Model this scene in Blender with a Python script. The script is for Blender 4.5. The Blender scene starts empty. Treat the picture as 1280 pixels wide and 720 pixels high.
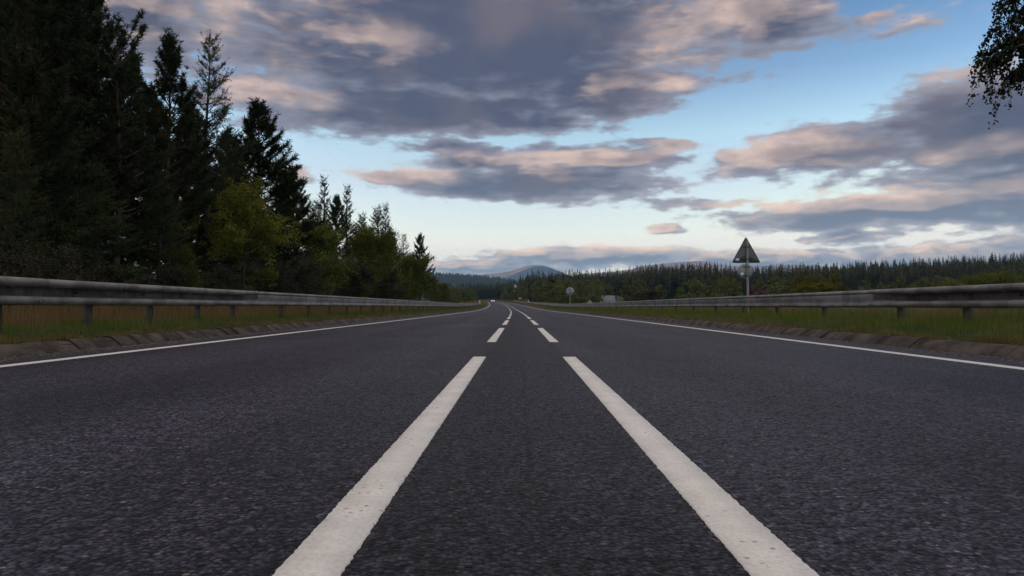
import bpy, math, random
import numpy as np
from mathutils import Vector

R = math.radians
scene = bpy.context.scene
COL = scene.collection

# ------------------------------------------------------------------ camera frame
F = 900.0                       # focal length in pixels of the 1280 px wide photograph
VX, VY = 650.0, 383.3           # where the straight part of the road vanishes
CAM_Z = 0.5

def sstep(a, b, x):
    t = np.clip((np.asarray(x, float) - a) / (b - a), 0, 1)
    return t * t * (3 - 2 * t)

def cx(Y):                      # centre line of the road
    Y = np.asarray(Y, float)
    y1 = np.clip(Y, 0, 250)
    v = -y1 * y1 / 10400.0
    v = v - 0.0481 * np.clip(Y - 250, 0, 1e9)
    y2 = np.clip(Y - 470, 0, 260)
    return v - y2 * y2 / 620.0

def zr(Y):                      # height of the road
    Y = np.asarray(Y, float)
    a = np.clip(Y - 70, 0, 80)
    z = a * a / 80 * 0.0105 / 2
    z = z + 0.0105 * np.clip(Y - 150, 0, 330)
    b = np.clip(Y - 480, 0, 120)
    return z + 0.0105 * b - b * b / 120 * 0.0105

def base_land(X, Y):
    X = np.asarray(X, float); Y = np.asarray(Y, float)
    Rr = np.hypot(X, Y)
    h = 0.2 + sstep(290, 480, Rr) * (5.5 + 0.032 * np.clip(X, 0, 600)) * (Y > -1e9)
    h = h + sstep(480, 1000, Rr) * 5
    h = h + 80 * sstep(-750, -1500, X) * (1 - sstep(3200, 4200, Y))  # added ridge out of view, shaped to keep low sun off the valley
    h = h - sstep(2500, 5000, Rr) * 10
    return h

def land(X, Y):
    X = np.asarray(X, float); Y = np.asarray(Y, float)
    u = X - cx(Y)
    au = np.abs(u)
    z0 = zr(Y)
    wob = 0.05 * np.sin(X * 0.9 + Y * 0.31) + 0.04 * np.sin(Y * 0.77 - X * 0.4)
    h = base_land(X, Y) + wob * sstep(8, 14, au)
    edge = np.where(u < 0, 5.5, 5.14)
    verge = z0 + 0.045 + 0.155 * sstep(0.10, 0.75, au - edge)
    blend = sstep(9, 26, au)
    h2 = verge * (1 - blend) + h * blend
    return np.where(au < edge, z0 - 0.3, h2)

def at(px, Y, z=None, u=None):
    """A point on the ground at depth Y along the direction of a photograph column."""
    X = (px - VX) / F * Y
    return X, Y, float(land(X, Y)) if z is None else z

def depth_for(px, u):           # depth at which lateral offset u from the road shows in column px
    Y = 20.0
    for _ in range(60):
        Y = F * (u + float(cx(Y))) / (px - VX) * 0.5 + Y * 0.5
    return Y

def zpix(py, Y):
    return CAM_Z + (VY - py) / F * Y

# ------------------------------------------------------------------ helpers
def mesh_np(name, verts, faces, mats=(), midx=None, smooth=False):
    me = bpy.data.meshes.new(name)
    verts = np.ascontiguousarray(verts, dtype=np.float32)
    if not isinstance(faces, (list, tuple)):
        faces = [faces]
    faces = [np.asarray(f, dtype=np.int32) for f in faces if len(f)]
    me.vertices.add(len(verts)); me.vertices.foreach_set('co', verts.ravel())
    tot = np.concatenate([np.full(len(f), f.shape[1], np.int32) for f in faces])
    loops = np.concatenate([f.ravel() for f in faces])
    me.loops.add(len(loops)); me.loops.foreach_set('vertex_index', loops)
    me.polygons.add(len(tot))
    start = np.concatenate([[0], np.cumsum(tot)[:-1]]).astype(np.int32)
    me.polygons.foreach_set('loop_start', start)
    me.polygons.foreach_set('loop_total', tot)
    for m in mats: me.materials.append(m)
    if midx is not None:
        me.polygons.foreach_set('material_index', np.asarray(midx, np.int32))
    if smooth:
        me.polygons.foreach_set('use_smooth', np.ones(len(tot), bool))
    me.update(); me.validate()
    return me

class MB:
    """Collects vertices and faces of one mesh."""
    def __init__(s): s.v = []; s.q = []; s.t = []; s.n = 0
    def add(s, v, q=None, t=None):
        v = np.asarray(v, float).reshape(-1, 3)
        if q is not None and len(q): s.q.append(np.asarray(q, int).reshape(-1, 4) + s.n)
        if t is not None and len(t): s.t.append(np.asarray(t, int).reshape(-1, 3) + s.n)
        s.v.append(v); s.n += len(v); return s
    def box(s, c, d, rz=0.0, taper=1.0):
        x, y, z = np.array(d) / 2
        v = np.array([[-x,-y,-z],[x,-y,-z],[x,y,-z],[-x,y,-z],[-x*taper,-y*taper,z],[x*taper,-y*taper,z],[x*taper,y*taper,z],[-x*taper,y*taper,z]])
        cs, sn = math.cos(rz), math.sin(rz)
        v = np.stack([v[:,0]*cs - v[:,1]*sn, v[:,0]*sn + v[:,1]*cs, v[:,2]], 1) + np.array(c)
        return s.add(v, q=[[0,3,2,1],[4,5,6,7],[0,1,5,4],[1,2,6,5],[2,3,7,6],[3,0,4,7]])
    def tube(s, pts, rad, n=8, cap=True):
        pts = np.asarray(pts, float); m = len(pts)
        rad = np.broadcast_to(np.asarray(rad, float), (m,))
        tan = np.gradient(pts, axis=0); tan /= np.linalg.norm(tan, axis=1)[:, None] + 1e-9
        ref = np.where(np.abs(tan[:, 2:3]) > 0.9, [[1., 0, 0]], [[0, 0, 1.]])
        a = np.cross(tan, ref); a /= np.linalg.norm(a, axis=1)[:, None] + 1e-9
        b = np.cross(tan, a)
        th = np.linspace(0, 2*np.pi, n, endpoint=False)
        v = pts[:, None] + rad[:, None, None] * (np.cos(th)[None, :, None]*a[:, None] + np.sin(th)[None, :, None]*b[:, None])
        i = np.arange(m-1)[:, None]*n; j = np.arange(n)[None]; k = (j+1) % n
        q = np.stack([i+j, i+k, i+n+k, i+n+j], -1).reshape(-1, 4)
        s.add(v.reshape(-1, 3), q=q)
        if cap:
            base = s.n - m*n
            for off, p, fl in ((0, pts[0], 1), ((m-1)*n, pts[-1], 0)):
                ring = v.reshape(-1, 3)[off:off+n]
                tri = [[n, (jj+1) % n, jj] if fl else [n, jj, (jj+1) % n] for jj in range(n)]
                s.add(np.vstack([ring, p]), t=tri)
        return s
    def prism(s, poly, y0, y1):
        """Polygon in (x, z), extruded along y."""
        poly = np.asarray(poly, float); n = len(poly)
        c = poly.mean(0)
        v = np.vstack([np.c_[poly[:,0], np.full(n, y0), poly[:,1]], np.c_[poly[:,0], np.full(n, y1), poly[:,1]],
                       [[c[0], y0, c[1]], [c[0], y1, c[1]]]])
        q = [[i, (i+1) % n, n+(i+1) % n, n+i] for i in range(n)]
        t = [[2*n, (i+1) % n, i] for i in range(n)] + [[2*n+1, n+i, n+(i+1) % n] for i in range(n)]
        return s.add(v, q=q, t=t)
    def mesh(s, name, mats=(), smooth=False):
        f = []
        if s.q: f.append(np.vstack(s.q))
        if s.t: f.append(np.vstack(s.t))
        return mesh_np(name, np.vstack(s.v), f, mats, smooth=smooth)
    def build(s, name, m, parent=None, smooth=False, loc=(0,0,0)):
        o = obj(name, s.mesh(name, [m], smooth), parent); o.location = loc
        return o

def obj(name, data, parent=None):
    o = bpy.data.objects.new(name, data); COL.objects.link(o)
    if parent is not None: o.parent = parent
    return o

def tag(o, label=None, cat=None, group=None, kind=None):
    if label: o['label'] = label
    if cat: o['category'] = cat
    if group: o['group'] = group
    if kind: o['kind'] = kind
    return o

def empty(name, loc=(0,0,0), rz=0.0):
    o = obj(name, None); o.location = loc; o.rotation_euler = (0, 0, rz); o.empty_display_size = 0.3
    return o

def copy_tree(o, parent=None):
    c = o.copy(); COL.objects.link(c)
    if parent is not None: c.parent = parent
    for ch in [x for x in CHILDREN.get(o.name, [])]:
        copy_tree(ch, c)
    return c
CHILDREN = {}
def note_children(root):
    for o in list(COL.objects):
        if o.parent is not None:
            CHILDREN.setdefault(o.parent.name, [])
            if o not in CHILDREN[o.parent.name]: CHILDREN[o.parent.name].append(o)

# ------------------------------------------------------------------ materials
class NT:
    def __init__(s, nt): s.nt = nt; nt.nodes.clear()
    def n(s, t, **kw):
        nd = s.nt.nodes.new(t)
        for k, v in kw.items():
            if k == 'i':
                for a, b in v.items():
                    if isinstance(b, bpy.types.NodeSocket): s.nt.links.new(b, nd.inputs[a])
                    else: nd.inputs[a].default_value = b
            else: setattr(nd, k, v)
        return nd
    def math(s, op, a, b=None, c=None, clamp=False):
        i = {0: a}
        if b is not None: i[1] = b
        if c is not None: i[2] = c
        return s.n('ShaderNodeMath', operation=op, use_clamp=clamp, i=i).outputs[0]
    def vm(s, op, a, b=None, c=None, scale=None):
        i = {0: a}
        if b is not None: i[1] = b
        if c is not None: i[2] = c
        nd = s.n('ShaderNodeVectorMath', operation=op, i=i)
        if scale is not None:
            if isinstance(scale, bpy.types.NodeSocket): s.nt.links.new(scale, nd.inputs['Scale'])
            else: nd.inputs['Scale'].default_value = scale
        return nd.outputs['Value'] if op in ('LENGTH', 'DOT_PRODUCT', 'DISTANCE') else nd.outputs[0]
    def mr(s, v, a, b, c=0.0, d=1.0, smooth=True):
        return s.n('ShaderNodeMapRange', interpolation_type='SMOOTHSTEP' if smooth else 'LINEAR',
                   i={0: v, 1: a, 2: b, 3: c, 4: d}).outputs[0]
    def mix(s, f, a, b, blend='MIX'):
        nd = s.n('ShaderNodeMix', data_type='RGBA', blend_type=blend)
        for sock, v in ((nd.inputs[0], f), (nd.inputs[6], a), (nd.inputs[7], b)):
            if isinstance(v, bpy.types.NodeSocket): s.nt.links.new(v, sock)
            else: sock.default_value = v if not isinstance(v, tuple) or len(v) == 4 else (*v, 1)
        return nd.outputs[2]
    def noise(s, vec, scale, detail=4, rough=0.5, dist=0.0, dims='3D', out=0):
        nd = s.n('ShaderNodeTexNoise', noise_dimensions=dims, i={'Scale': scale, 'Detail': detail, 'Roughness': rough, 'Distortion': dist})
        if vec is not None: s.nt.links.new(vec, nd.inputs['Vector'])
        return nd.outputs[out]
    def link(s, a, b): s.nt.links.new(a, b)

def mat(name, rough=0.7, spec=0.5, metal=0.0):
    m = bpy.data.materials.new(name); m.use_nodes = True
    t = NT(m.node_tree)
    out = t.n('ShaderNodeOutputMaterial')
    p = t.n('ShaderNodeBsdfPrincipled', i={'Roughness': rough, 'Specular IOR Level': spec, 'Metallic': metal})
    t.link(p.outputs[0], out.inputs[0])
    return m, t, p

def c4(c): return (c[0], c[1], c[2], 1.0)

def two_tone(name, a, b, scale=4.0, rough=0.7, spec=0.4, metal=0.0, detail=5, bump=0.0, bscale=60, lo=0.35, hi=0.65):
    m, t, p = mat(name, rough, spec, metal)
    pos = t.n('ShaderNodeTexCoord').outputs['Object']
    f = t.mr(t.noise(pos, scale, detail, 0.6), lo, hi)
    t.link(t.mix(f, c4(a), c4(b)), p.inputs['Base Color'])
    if bump:
        bn = t.n('ShaderNodeBump', i={'Strength': bump, 'Distance': 0.01, 'Height': t.noise(pos, bscale, 4, 0.6)})
        t.link(bn.outputs[0], p.inputs['Normal'])
    return m

def foliage(name, a, b, c, rough=0.7, spec=0.10, trans=0.0):
    """Leaf colour: varied leaf by leaf, clump by clump and plant by plant."""
    m, t, p = mat(name, rough, spec)
    geo = t.n('ShaderNodeNewGeometry'); oi = t.n('ShaderNodeObjectInfo')
    pos = geo.outputs['Position']
    col = t.mix(geo.outputs['Random Per Island'], c4(a), c4(b))
    col = t.mix(t.mr(t.noise(pos, 0.55, 3, 0.6), 0.45, 0.72), col, c4(c))
    hsv = t.n('ShaderNodeHueSaturation', i={'Color': col, 'Hue': t.math('MULTIPLY_ADD', oi.outputs['Random'], 0.03, 0.485),
                                            'Value': t.math('MULTIPLY_ADD', oi.outputs['Random'], 0.5, 0.75)})
    t.link(hsv.outputs[0], p.inputs['Base Color'])
    if trans:
        tr = t.n('ShaderNodeBsdfTranslucent'); t.link(hsv.outputs[0], tr.inputs[0])
        mx = t.n('ShaderNodeMixShader', i={0: trans}); t.link(p.outputs[0], mx.inputs[1]); t.link(tr.outputs[0], mx.inputs[2])
        out = [n for n in t.nt.nodes if n.type == 'OUTPUT_MATERIAL'][0]; t.link(mx.outputs[0], out.inputs[0])
    return m

M = {}
# asphalt: dark stones in a darker binder, worn wheel paths, a centre seam
m, t, p = mat('asphalt', 0.58, 0.15); M['asphalt'] = m
pos = t.n('ShaderNodeNewGeometry').outputs['Position']
vor = t.n('ShaderNodeTexVoronoi', feature='F1', i={'Scale': 80.0, 'Randomness': 1.0}); t.link(pos, vor.inputs['Vector'])
sep = t.n('ShaderNodeSeparateColor'); t.link(vor.outputs['Color'], sep.inputs[0])
stone = t.mix(sep.outputs[0], c4((0.006, 0.0053, 0.0085)), c4((0.096, 0.083, 0.124)))
bright = t.mr(sep.outputs[1], 0.955, 0.985)
stone = t.mix(bright, stone, c4((0.16, 0.14, 0.14)))
gap = t.mr(vor.outputs['Distance'], 0.35, 0.75)
col = t.mix(t.math('MULTIPLY', gap, 0.9), stone, c4((0.003, 0.003, 0.0035)))
xyz = t.n('ShaderNodeSeparateXYZ'); t.link(pos, xyz.inputs[0])
st = t.n('ShaderNodeCombineXYZ', i={0: t.math('MULTIPLY', xyz.outputs[0], 1.1), 1: t.math('MULTIPLY', xyz.outputs[1], 0.06), 2: 0.0})
streak = t.noise(st.outputs[0], 1.4, 4, 0.6)
patch = t.noise(pos, 0.35, 4, 0.6)
fac = t.math('MULTIPLY_ADD', t.math('ADD', streak, patch), 1.6, -0.62)
clump = t.mr(t.noise(pos, 26.0, 4, 0.7), 0.30, 0.72, 0.35, 1.55)
fac = t.math('MULTIPLY', fac, clump)
midstrip = t.mr(t.math('ABSOLUTE', t.math('ADD', xyz.outputs[0], -0.048)), 0.34, 0.46, 0.72, 1.0)
fac = t.math('MULTIPLY', fac, midstrip)
wheel = t.math('SINE', t.math('MULTIPLY', xyz.outputs[0], 3.3))
fac = t.math('MULTIPLY', fac, t.math('MULTIPLY_ADD', wheel, 0.16, 1.0))
mul = t.n('ShaderNodeCombineColor', i={0: fac, 1: fac, 2: fac})
col = t.mix(1.0, col, mul.outputs[0], 'MULTIPLY')
# thin sealed seam running along the middle
seam_x = t.math('ABSOLUTE', t.math('ADD', t.math('ADD', xyz.outputs[0], -0.03),
        t.math('MULTIPLY_ADD', t.noise(t.n('ShaderNodeCombineXYZ', i={0: 0.0, 1: xyz.outputs[1], 2: 0.0}).outputs[0], 2.2, 3, 0.7), 0.08, -0.04)))
seam = t.math('MULTIPLY', t.math('SUBTRACT', 1.0, t.mr(seam_x, 0.004, 0.016)), t.mr(patch, 0.42, 0.55))
seam = t.math('MULTIPLY', seam, t.math('SUBTRACT', 1.0, t.mr(xyz.outputs[1], 14, 40)))
col = t.mix(t.math('MULTIPLY', seam, 0.8), col, c4((0.006, 0.006, 0.007)))
scv = t.n('ShaderNodeCombineXYZ', i={0: t.math('MULTIPLY', xyz.outputs[0], 1.6), 1: t.math('MULTIPLY', xyz.outputs[1], 9.0), 2: 0.0}).outputs[0]
scuff = t.math('MULTIPLY', t.mr(t.noise(scv, 1.0, 5, 0.65), 0.66, 0.74), t.mr(t.noise(pos, 0.8, 2, 0.5), 0.56, 0.66))
col = t.mix(t.math('MULTIPLY', scuff, 0.55), col, c4((0.17, 0.16, 0.17)))
t.link(col, p.inputs['Base Color'])
hgt = t.math('SUBTRACT', t.math('MULTIPLY', t.noise(pos, 210, 2, 0.5), 0.4), vor.outputs['Distance'])
bn = t.n('ShaderNodeBump', i={'Strength': 1.0, 'Distance': 0.009, 'Height': hgt}); t.link(bn.outputs[0], p.inputs['Normal'])
t.link(t.mr(sep.outputs[2], 0.0, 1.0, 0.45, 0.75, False), p.inputs['Roughness'])

# road paint
m, t, p = mat('road_paint', 0.6, 0.4); M['paint'] = m
pos = t.n('ShaderNodeNewGeometry').outputs['Position']
base = t.mix(t.mr(t.noise(pos, 5, 6, 0.65), 0.35, 0.7), c4((0.66, 0.62, 0.575)), c4((0.78, 0.74, 0.69)))
base = t.mix(t.mr(t.noise(pos, 90, 5, 0.7), 0.42, 0.70, 0, 0.55), base, c4((0.45, 0.41, 0.38)))
vor = t.n('ShaderNodeTexVoronoi', feature='F1', i={'Scale': 42.0}); t.link(pos, vor.inputs['Vector'])
sp = t.n('ShaderNodeSeparateColor'); t.link(vor.outputs['Color'], sp.inputs[0])
pit = t.math('MULTIPLY', t.math('SUBTRACT', 1.0, t.mr(vor.outputs['Distance'], 0.16, 0.30)), t.mr(sp.outputs[0], 0.70, 0.74))
pit = t.math('MULTIPLY', pit, t.mr(t.noise(pos, 3.0, 2, 0.5), 0.40, 0.60))
base = t.mix(t.math('MULTIPLY', pit, 0.85), base, c4((0.10, 0.09, 0.09)))
t.link(base, p.inputs['Base Color'])
bn = t.n('ShaderNodeBump', i={'Strength': 0.35, 'Distance': 0.003, 'Height': t.math('SUBTRACT', t.noise(pos, 120, 4, 0.6), pit)})
t.link(bn.outputs[0], p.inputs['Normal'])

M['kerb'] = two_tone('kerb_concrete', (0.034, 0.027, 0.023), (0.096, 0.077, 0.064), 3.0, 0.9, 0.2, bump=0.9, bscale=45)
M['steel'] = two_tone('weathered_galvanised_steel', (0.105, 0.090, 0.085), (0.225, 0.198, 0.188), 2.2, 0.55, 0.3, 0.12, bump=0.2, bscale=14)
M['web_shade'] = two_tone('shaded_web_steel', (0.040, 0.033, 0.030), (0.090, 0.075, 0.068), 3.0, 0.7, 0.2, 0.0, bump=0.2, bscale=14)  # darker steel: shade of the beam's recess put into the web colour
M['steel_dull'] = two_tone('dull_galvanised_post', (0.050, 0.039, 0.033), (0.105, 0.085, 0.074), 6.0, 0.8, 0.15, 0.0, bump=0.2, bscale=25)
M['slot'] = two_tone('dark_slot', (0.010, 0.010, 0.011), (0.018, 0.017, 0.017), 6.0, 0.8, 0.2)
M['sign_back'] = two_tone('grey_sign_back', (0.105, 0.108, 0.106), (0.125, 0.128, 0.125), 1.2, 0.55, 0.4)
M['sign_back_pale'] = two_tone('pale_sign_back', (0.26, 0.28, 0.265), (0.31, 0.33, 0.31), 1.2, 0.55, 0.4)
M['pole'] = two_tone('galvanised_pole', (0.20, 0.19, 0.19), (0.30, 0.29, 0.285), 5.0, 0.5, 0.5, 0.4)
M['white'] = two_tone('white_label', (0.70, 0.70, 0.70), (0.80, 0.80, 0.79), 9.0, 0.6, 0.4)
M['red'] = two_tone('red_sign_face', (0.42, 0.02, 0.02), (0.50, 0.03, 0.03), 3.0, 0.4, 0.4)
M['render_white'] = two_tone('white_render', (0.66, 0.65, 0.60), (0.78, 0.76, 0.72), 1.2, 0.85, 0.3)
M['render_cream'] = two_tone('cream_render', (0.58, 0.48, 0.38), (0.68, 0.57, 0.45), 1.2, 0.85, 0.3)
M['slate'] = two_tone('slate_roof', (0.10, 0.105, 0.13), (0.16, 0.165, 0.19), 3.0, 0.6, 0.4, bump=0.3, bscale=9)
M['glass_dark'] = two_tone('dark_window_glass', (0.02, 0.022, 0.025), (0.03, 0.032, 0.036), 1.0, 0.1, 0.5)
M['car_paint'] = two_tone('lilac_car_paint', (0.20, 0.15, 0.36), (0.24, 0.18, 0.40), 1.0, 0.25, 0.6)
M['tyre'] = two_tone('tyre_rubber', (0.02, 0.02, 0.02), (0.03, 0.03, 0.03), 8.0, 0.8, 0.3)
m, t, p = mat('headlight_lit', 0.3, 0.5); M['lamp'] = m
p.inputs['Base Color'].default_value = (0.8, 0.8, 0.8, 1)
p.inputs['Emission Color'].default_value = (0.90, 0.88, 1.0, 1); p.inputs['Emission Strength'].default_value = 1.0

M['bark_pine'] = two_tone('pine_bark', (0.040, 0.026, 0.018), (0.095, 0.055, 0.038), 7.0, 0.9, 0.2, bump=0.8, bscale=22)
M['bark_dark'] = two_tone('dark_bark', (0.024, 0.020, 0.016), (0.055, 0.045, 0.036), 7.0, 0.9, 0.2, bump=0.8, bscale=22)
M['bark_birch'] = two_tone('birch_bark', (0.05, 0.045, 0.04), (0.36, 0.34, 0.31), 5.0, 0.8, 0.3, bump=0.4, bscale=20)
M['pine'] = foliage('pine_needles', (0.014, 0.022, 0.009), (0.034, 0.042, 0.015), (0.048, 0.050, 0.014))
M['spruce'] = foliage('spruce_needles', (0.024, 0.036, 0.016), (0.052, 0.064, 0.024), (0.074, 0.080, 0.022))
M['willow'] = foliage('yellow_green_leaves', (0.098, 0.094, 0.014), (0.175, 0.158, 0.025), (0.078, 0.080, 0.015), trans=0.3)
M['shrub'] = foliage('shrub_leaves', (0.070, 0.086, 0.014), (0.130, 0.142, 0.025), (0.135, 0.128, 0.020), trans=0.25)
M['heath'] = foliage('dull_shrub_leaves', (0.030, 0.034, 0.022), (0.055, 0.056, 0.034), (0.060, 0.048, 0.030), trans=0.15)
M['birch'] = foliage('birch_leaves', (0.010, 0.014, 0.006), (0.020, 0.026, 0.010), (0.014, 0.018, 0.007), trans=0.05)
M['far_broad'] = foliage('olive_crowns', (0.062, 0.072, 0.016), (0.125, 0.126, 0.030), (0.125, 0.112, 0.028), trans=0.25)
M['far_conifer'] = foliage('plantation_needles', (0.024, 0.030, 0.010), (0.058, 0.064, 0.019), (0.082, 0.076, 0.022))
M['hill_conifer'] = foliage('distant_needles', (0.018, 0.030, 0.022), (0.032, 0.046, 0.030), (0.036, 0.046, 0.026))
M['grass'] = foliage('verge_grass_blades', (0.062, 0.102, 0.015), (0.135, 0.180, 0.028), (0.185, 0.165, 0.042), trans=0.35)
M['dry'] = foliage('dry_grass_blades', (0.16, 0.102, 0.042), (0.38, 0.25, 0.112), (0.10, 0.095, 0.030), trans=0.35)
M['pink'] = foliage('fireweed_flowers', (0.22, 0.06, 0.13), (0.30, 0.11, 0.20), (0.16, 0.06, 0.09), trans=0.2)
M['gravel'] = two_tone('grit', (0.05, 0.045, 0.04), (0.17, 0.145, 0.125), 30.0, 0.9, 0.2)

# ground: green verge near the road, dry heath further out
m, t, p = mat('rough_grassland', 0.95, 0.15); M['ground'] = m
pos = t.n('ShaderNodeNewGeometry').outputs['Position']
g1 = t.mix(t.mr(t.noise(pos, 1.7, 6, 0.65), 0.38, 0.62), c4((0.030, 0.042, 0.014)), c4((0.085, 0.072, 0.030)))
g2 = t.mix(t.mr(t.noise(pos, 0.02, 5, 0.6), 0.40, 0.60), c4((0.030, 0.046, 0.016)), c4((0.052, 0.056, 0.022)))
col = t.mix(t.mr(t.noise(pos, 0.09, 4, 0.6), 0.40, 0.62), g1, g2)
t.link(col, p.inputs['Base Color'])
bn = t.n('ShaderNodeBump', i={'Strength': 0.9, 'Distance': 0.05, 'Height': t.noise(pos, 22, 5, 0.7)}); t.link(bn.outputs[0], p.inputs['Normal'])

def hill_mat(name, a, b, c, sc):
    m, t, p = mat(name, 0.95, 0.1)
    pos = t.n('ShaderNodeNewGeometry').outputs['Position']
    col = t.mix(t.mr(t.noise(pos, sc, 6, 0.6), 0.40, 0.60), c4(a), c4(b))
    col = t.mix(t.mr(t.noise(pos, sc * 3.1, 5, 0.65), 0.52, 0.66), col, c4(c))
    t.link(col, p.inputs['Base Color'])
    bn = t.n('ShaderNodeBump', i={'Strength': 0.6, 'Distance': 25.0, 'Height': t.noise(pos, sc * 8, 6, 0.6)}); t.link(bn.outputs[0], p.inputs['Normal'])
    return m
M['hill_forest'] = hill_mat('forest_floor', (0.018, 0.026, 0.016), (0.030, 0.038, 0.020), (0.036, 0.040, 0.022), 0.006)
M['moor_blue'] = hill_mat('dark_heather_moor', (0.020, 0.022, 0.024), (0.034, 0.034, 0.036), (0.028, 0.034, 0.028), 0.0012)
M['moor_pink'] = hill_mat('pink_heather_moor', (0.25, 0.155, 0.12), (0.34, 0.22, 0.165), (0.18, 0.13, 0.10), 0.0016)

# ------------------------------------------------------------------ ground, road, markings, kerbs
def spaced(lim0, lim1, first, grow):
    out = [0.0]; d = first
    while out[-1] < lim1: out.append(out[-1] + d); d *= grow
    return np.array(out)

uu = spaced(0, 5500, 1.2, 1.09) + 9.0
fine_l = [5.5, 5.501, 5.7, 5.9, 6.1, 6.4, 6.9, 7.6]
fine_r = [5.139, 5.141, 5.35, 5.55, 5.8, 6.1, 6.5, 7.2, 8.0]
U = np.concatenate([-uu[::-1], -np.array([5.501, 5.52, 5.7, 5.9, 6.1, 6.4, 6.9, 7.6])[::-1], [-5.49, 0, 5.13], fine_r[1:], uu])
Yl = np.concatenate([-spaced(0, 400, 4, 1.15)[1:][::-1], np.arange(0, 40, 1.0), 40 + spaced(0, 9200, 2.5, 1.035)])
YY, UU = np.meshgrid(Yl, U, indexing='ij')
XX = UU + cx(YY)
ZZ = land(XX, YY)
ny, nx = YY.shape
i = np.arange(ny-1)[:, None]*nx + np.arange(nx-1)[None]
quads = np.stack([i, i+1, i+nx+1, i+nx], -1).reshape(-1, 4)
ground = obj('ground', mesh_np('ground', np.stack([XX, YY, ZZ], -1).reshape(-1, 3), quads, [M['ground']], smooth=True))
tag(ground, kind='structure')

def ribbon(us, zs, ys, name, m, parent=None, zoff=0.0, smooth=True):
    us = np.asarray(us, float); zs = np.asarray(zs, float); ys = np.asarray(ys, float)
    X = us[None] + cx(ys)[:, None]; Z = zs[None] + zr(ys)[:, None] + zoff
    Y = np.repeat(ys[:, None], len(us), 1)
    a, b = X.shape
    i = np.arange(a-1)[:, None]*b + np.arange(b-1)[None]
    q = np.stack([i, i+1, i+b+1, i+b], -1).reshape(-1, 4)
    return obj(name, mesh_np(name, np.stack([X, Y, Z], -1).reshape(-1, 3), q, [m], smooth=smooth), parent)

CAMB = 0.006
ROAD_L, ROAD_R = -5.40, 5.03
yroad = np.concatenate([np.arange(-30, 60, 2.0), np.arange(60, 640, 4.0)])
ru = np.array([ROAD_L, -4.5, -3, -1.5, 0, 1.5, 3, 4.2, ROAD_R])
road = ribbon(ru, -CAMB*np.abs(ru), yroad, 'road', M['asphalt'])
tag(road, kind='structure')

rng = np.random.default_rng(5)
def stripe(name, uc, w, y0, y1, parent, step):
    """A painted band 4 mm thick with slightly ragged edges."""
    ys = np.arange(y0, y1, step); ys = np.append(ys, y1)
    n = len(ys); amp = 0.0016 if step < 0.1 else 0.0016
    if uc > 2 or uc < -2: amp = 0.003
    def rag():
        r = rng.normal(0, 1, n); r = 0.5*r + 0.5*np.roll(r, 1)
        return r*amp
    a, b = uc - w/2 + rag(), uc + w/2 + rag()
    X = np.stack([a-0.001, a, b, b+0.001], 1) + cx(ys)[:, None]
    c = cx(ys)[:, None]
    Z = np.stack([-CAMB*np.abs(a), -CAMB*np.abs(a)+0.005, -CAMB*np.abs(b)+0.005, -CAMB*np.abs(b)], 1) + zr(ys)[:, None]
    Z[:, [0, 3]] -= 0.002
    Y = np.repeat(ys[:, None], 4, 1)
    i = np.arange(n-1)[:, None]*4 + np.arange(3)[None]
    q = [np.stack([i, i+1, i+5, i+4], -1).reshape(-1, 4)]
    q.append(np.array([[0, 3, 2, 1], [4*n-4, 4*n-3, 4*n-2, 4*n-1]]))
    return obj(name, mesh_np(name, np.stack([X, Y, Z], -1).reshape(-1, 3), np.vstack(q), [M['paint']]), parent)

for uc in (-0.397, 0.493):
    for k in range(46):
        y0 = 0.62 + 9.62*k; y1 = y0 + 6.56
        if y1 > 470: break
        o = stripe('centre_dash', uc, 0.124, y0, y1, road, 0.008 if k == 0 else (0.1 if k < 4 else 0.8))
        if k == 0: o['label'] = 'long white dash nearest the viewer, ' + ('left' if uc < 0 else 'right') + ' of the pair'
for uc in (-4.57, 4.25):
    stripe('edge_line', uc, 0.13, -25, 600, road, 0.5)

def kerb(name, u0, side):
    b = MB(); y = -8.0; rr = np.random.default_rng(9 + side)
    while y < 330:
        L = (0.455 if y < 70 else 0.93) if side < 0 else 0.915
        if y > 160: L = 3.0
        ys = np.array([y + (0.003 if side < 0 else 0.0015), y + L - (0.003 if side < 0 else 0.0015)]) if y < 160 else np.array([y, y + L - 0.03])
        q_ = 1.0 if side < 0 else 0.55
        j, jz, jt = rr.normal(0, 0.006)*q_, rr.normal(0, 0.005)*q_, rr.normal(0, 0.004)*q_
        prof = np.array([[0.012, -0.12], [0.006, -0.012], [0.035, 0.022], [0.155, 0.112], [0.175, 0.120], [0.275, 0.122], [0.28, -0.12]])
        d = side*(prof[:, 0] + j); z = prof[:, 1] + jz - CAMB*abs(u0)
        vs = []
        for e, yy in enumerate(ys):
            dd = d.copy(); zz = z + (jt if e else -jt)
            vs.append(np.c_[u0 + dd + cx(yy), np.full(len(d), yy), zz + zr(yy)])
        n = len(d); v = np.vstack(vs)
        q = [[i, i+1, n+i+1, n+i] for i in range(n-1)]
        # small chamfer at the joint ends: end caps set in
        t = []
        for base, fl in ((0, 0), (n, 1)):
            for i in range(1, n-1):
                t.append([base, base+i+1, base+i] if fl else [base, base+i, base+i+1])
        b.add(v, q=q, t=t); y += L
    o = b.build(name, M['kerb']); tag(o, kind='structure')
kerb('kerb', ROAD_L + 0.01, -1); kerb('kerb', ROAD_R - 0.01, 1)

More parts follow.
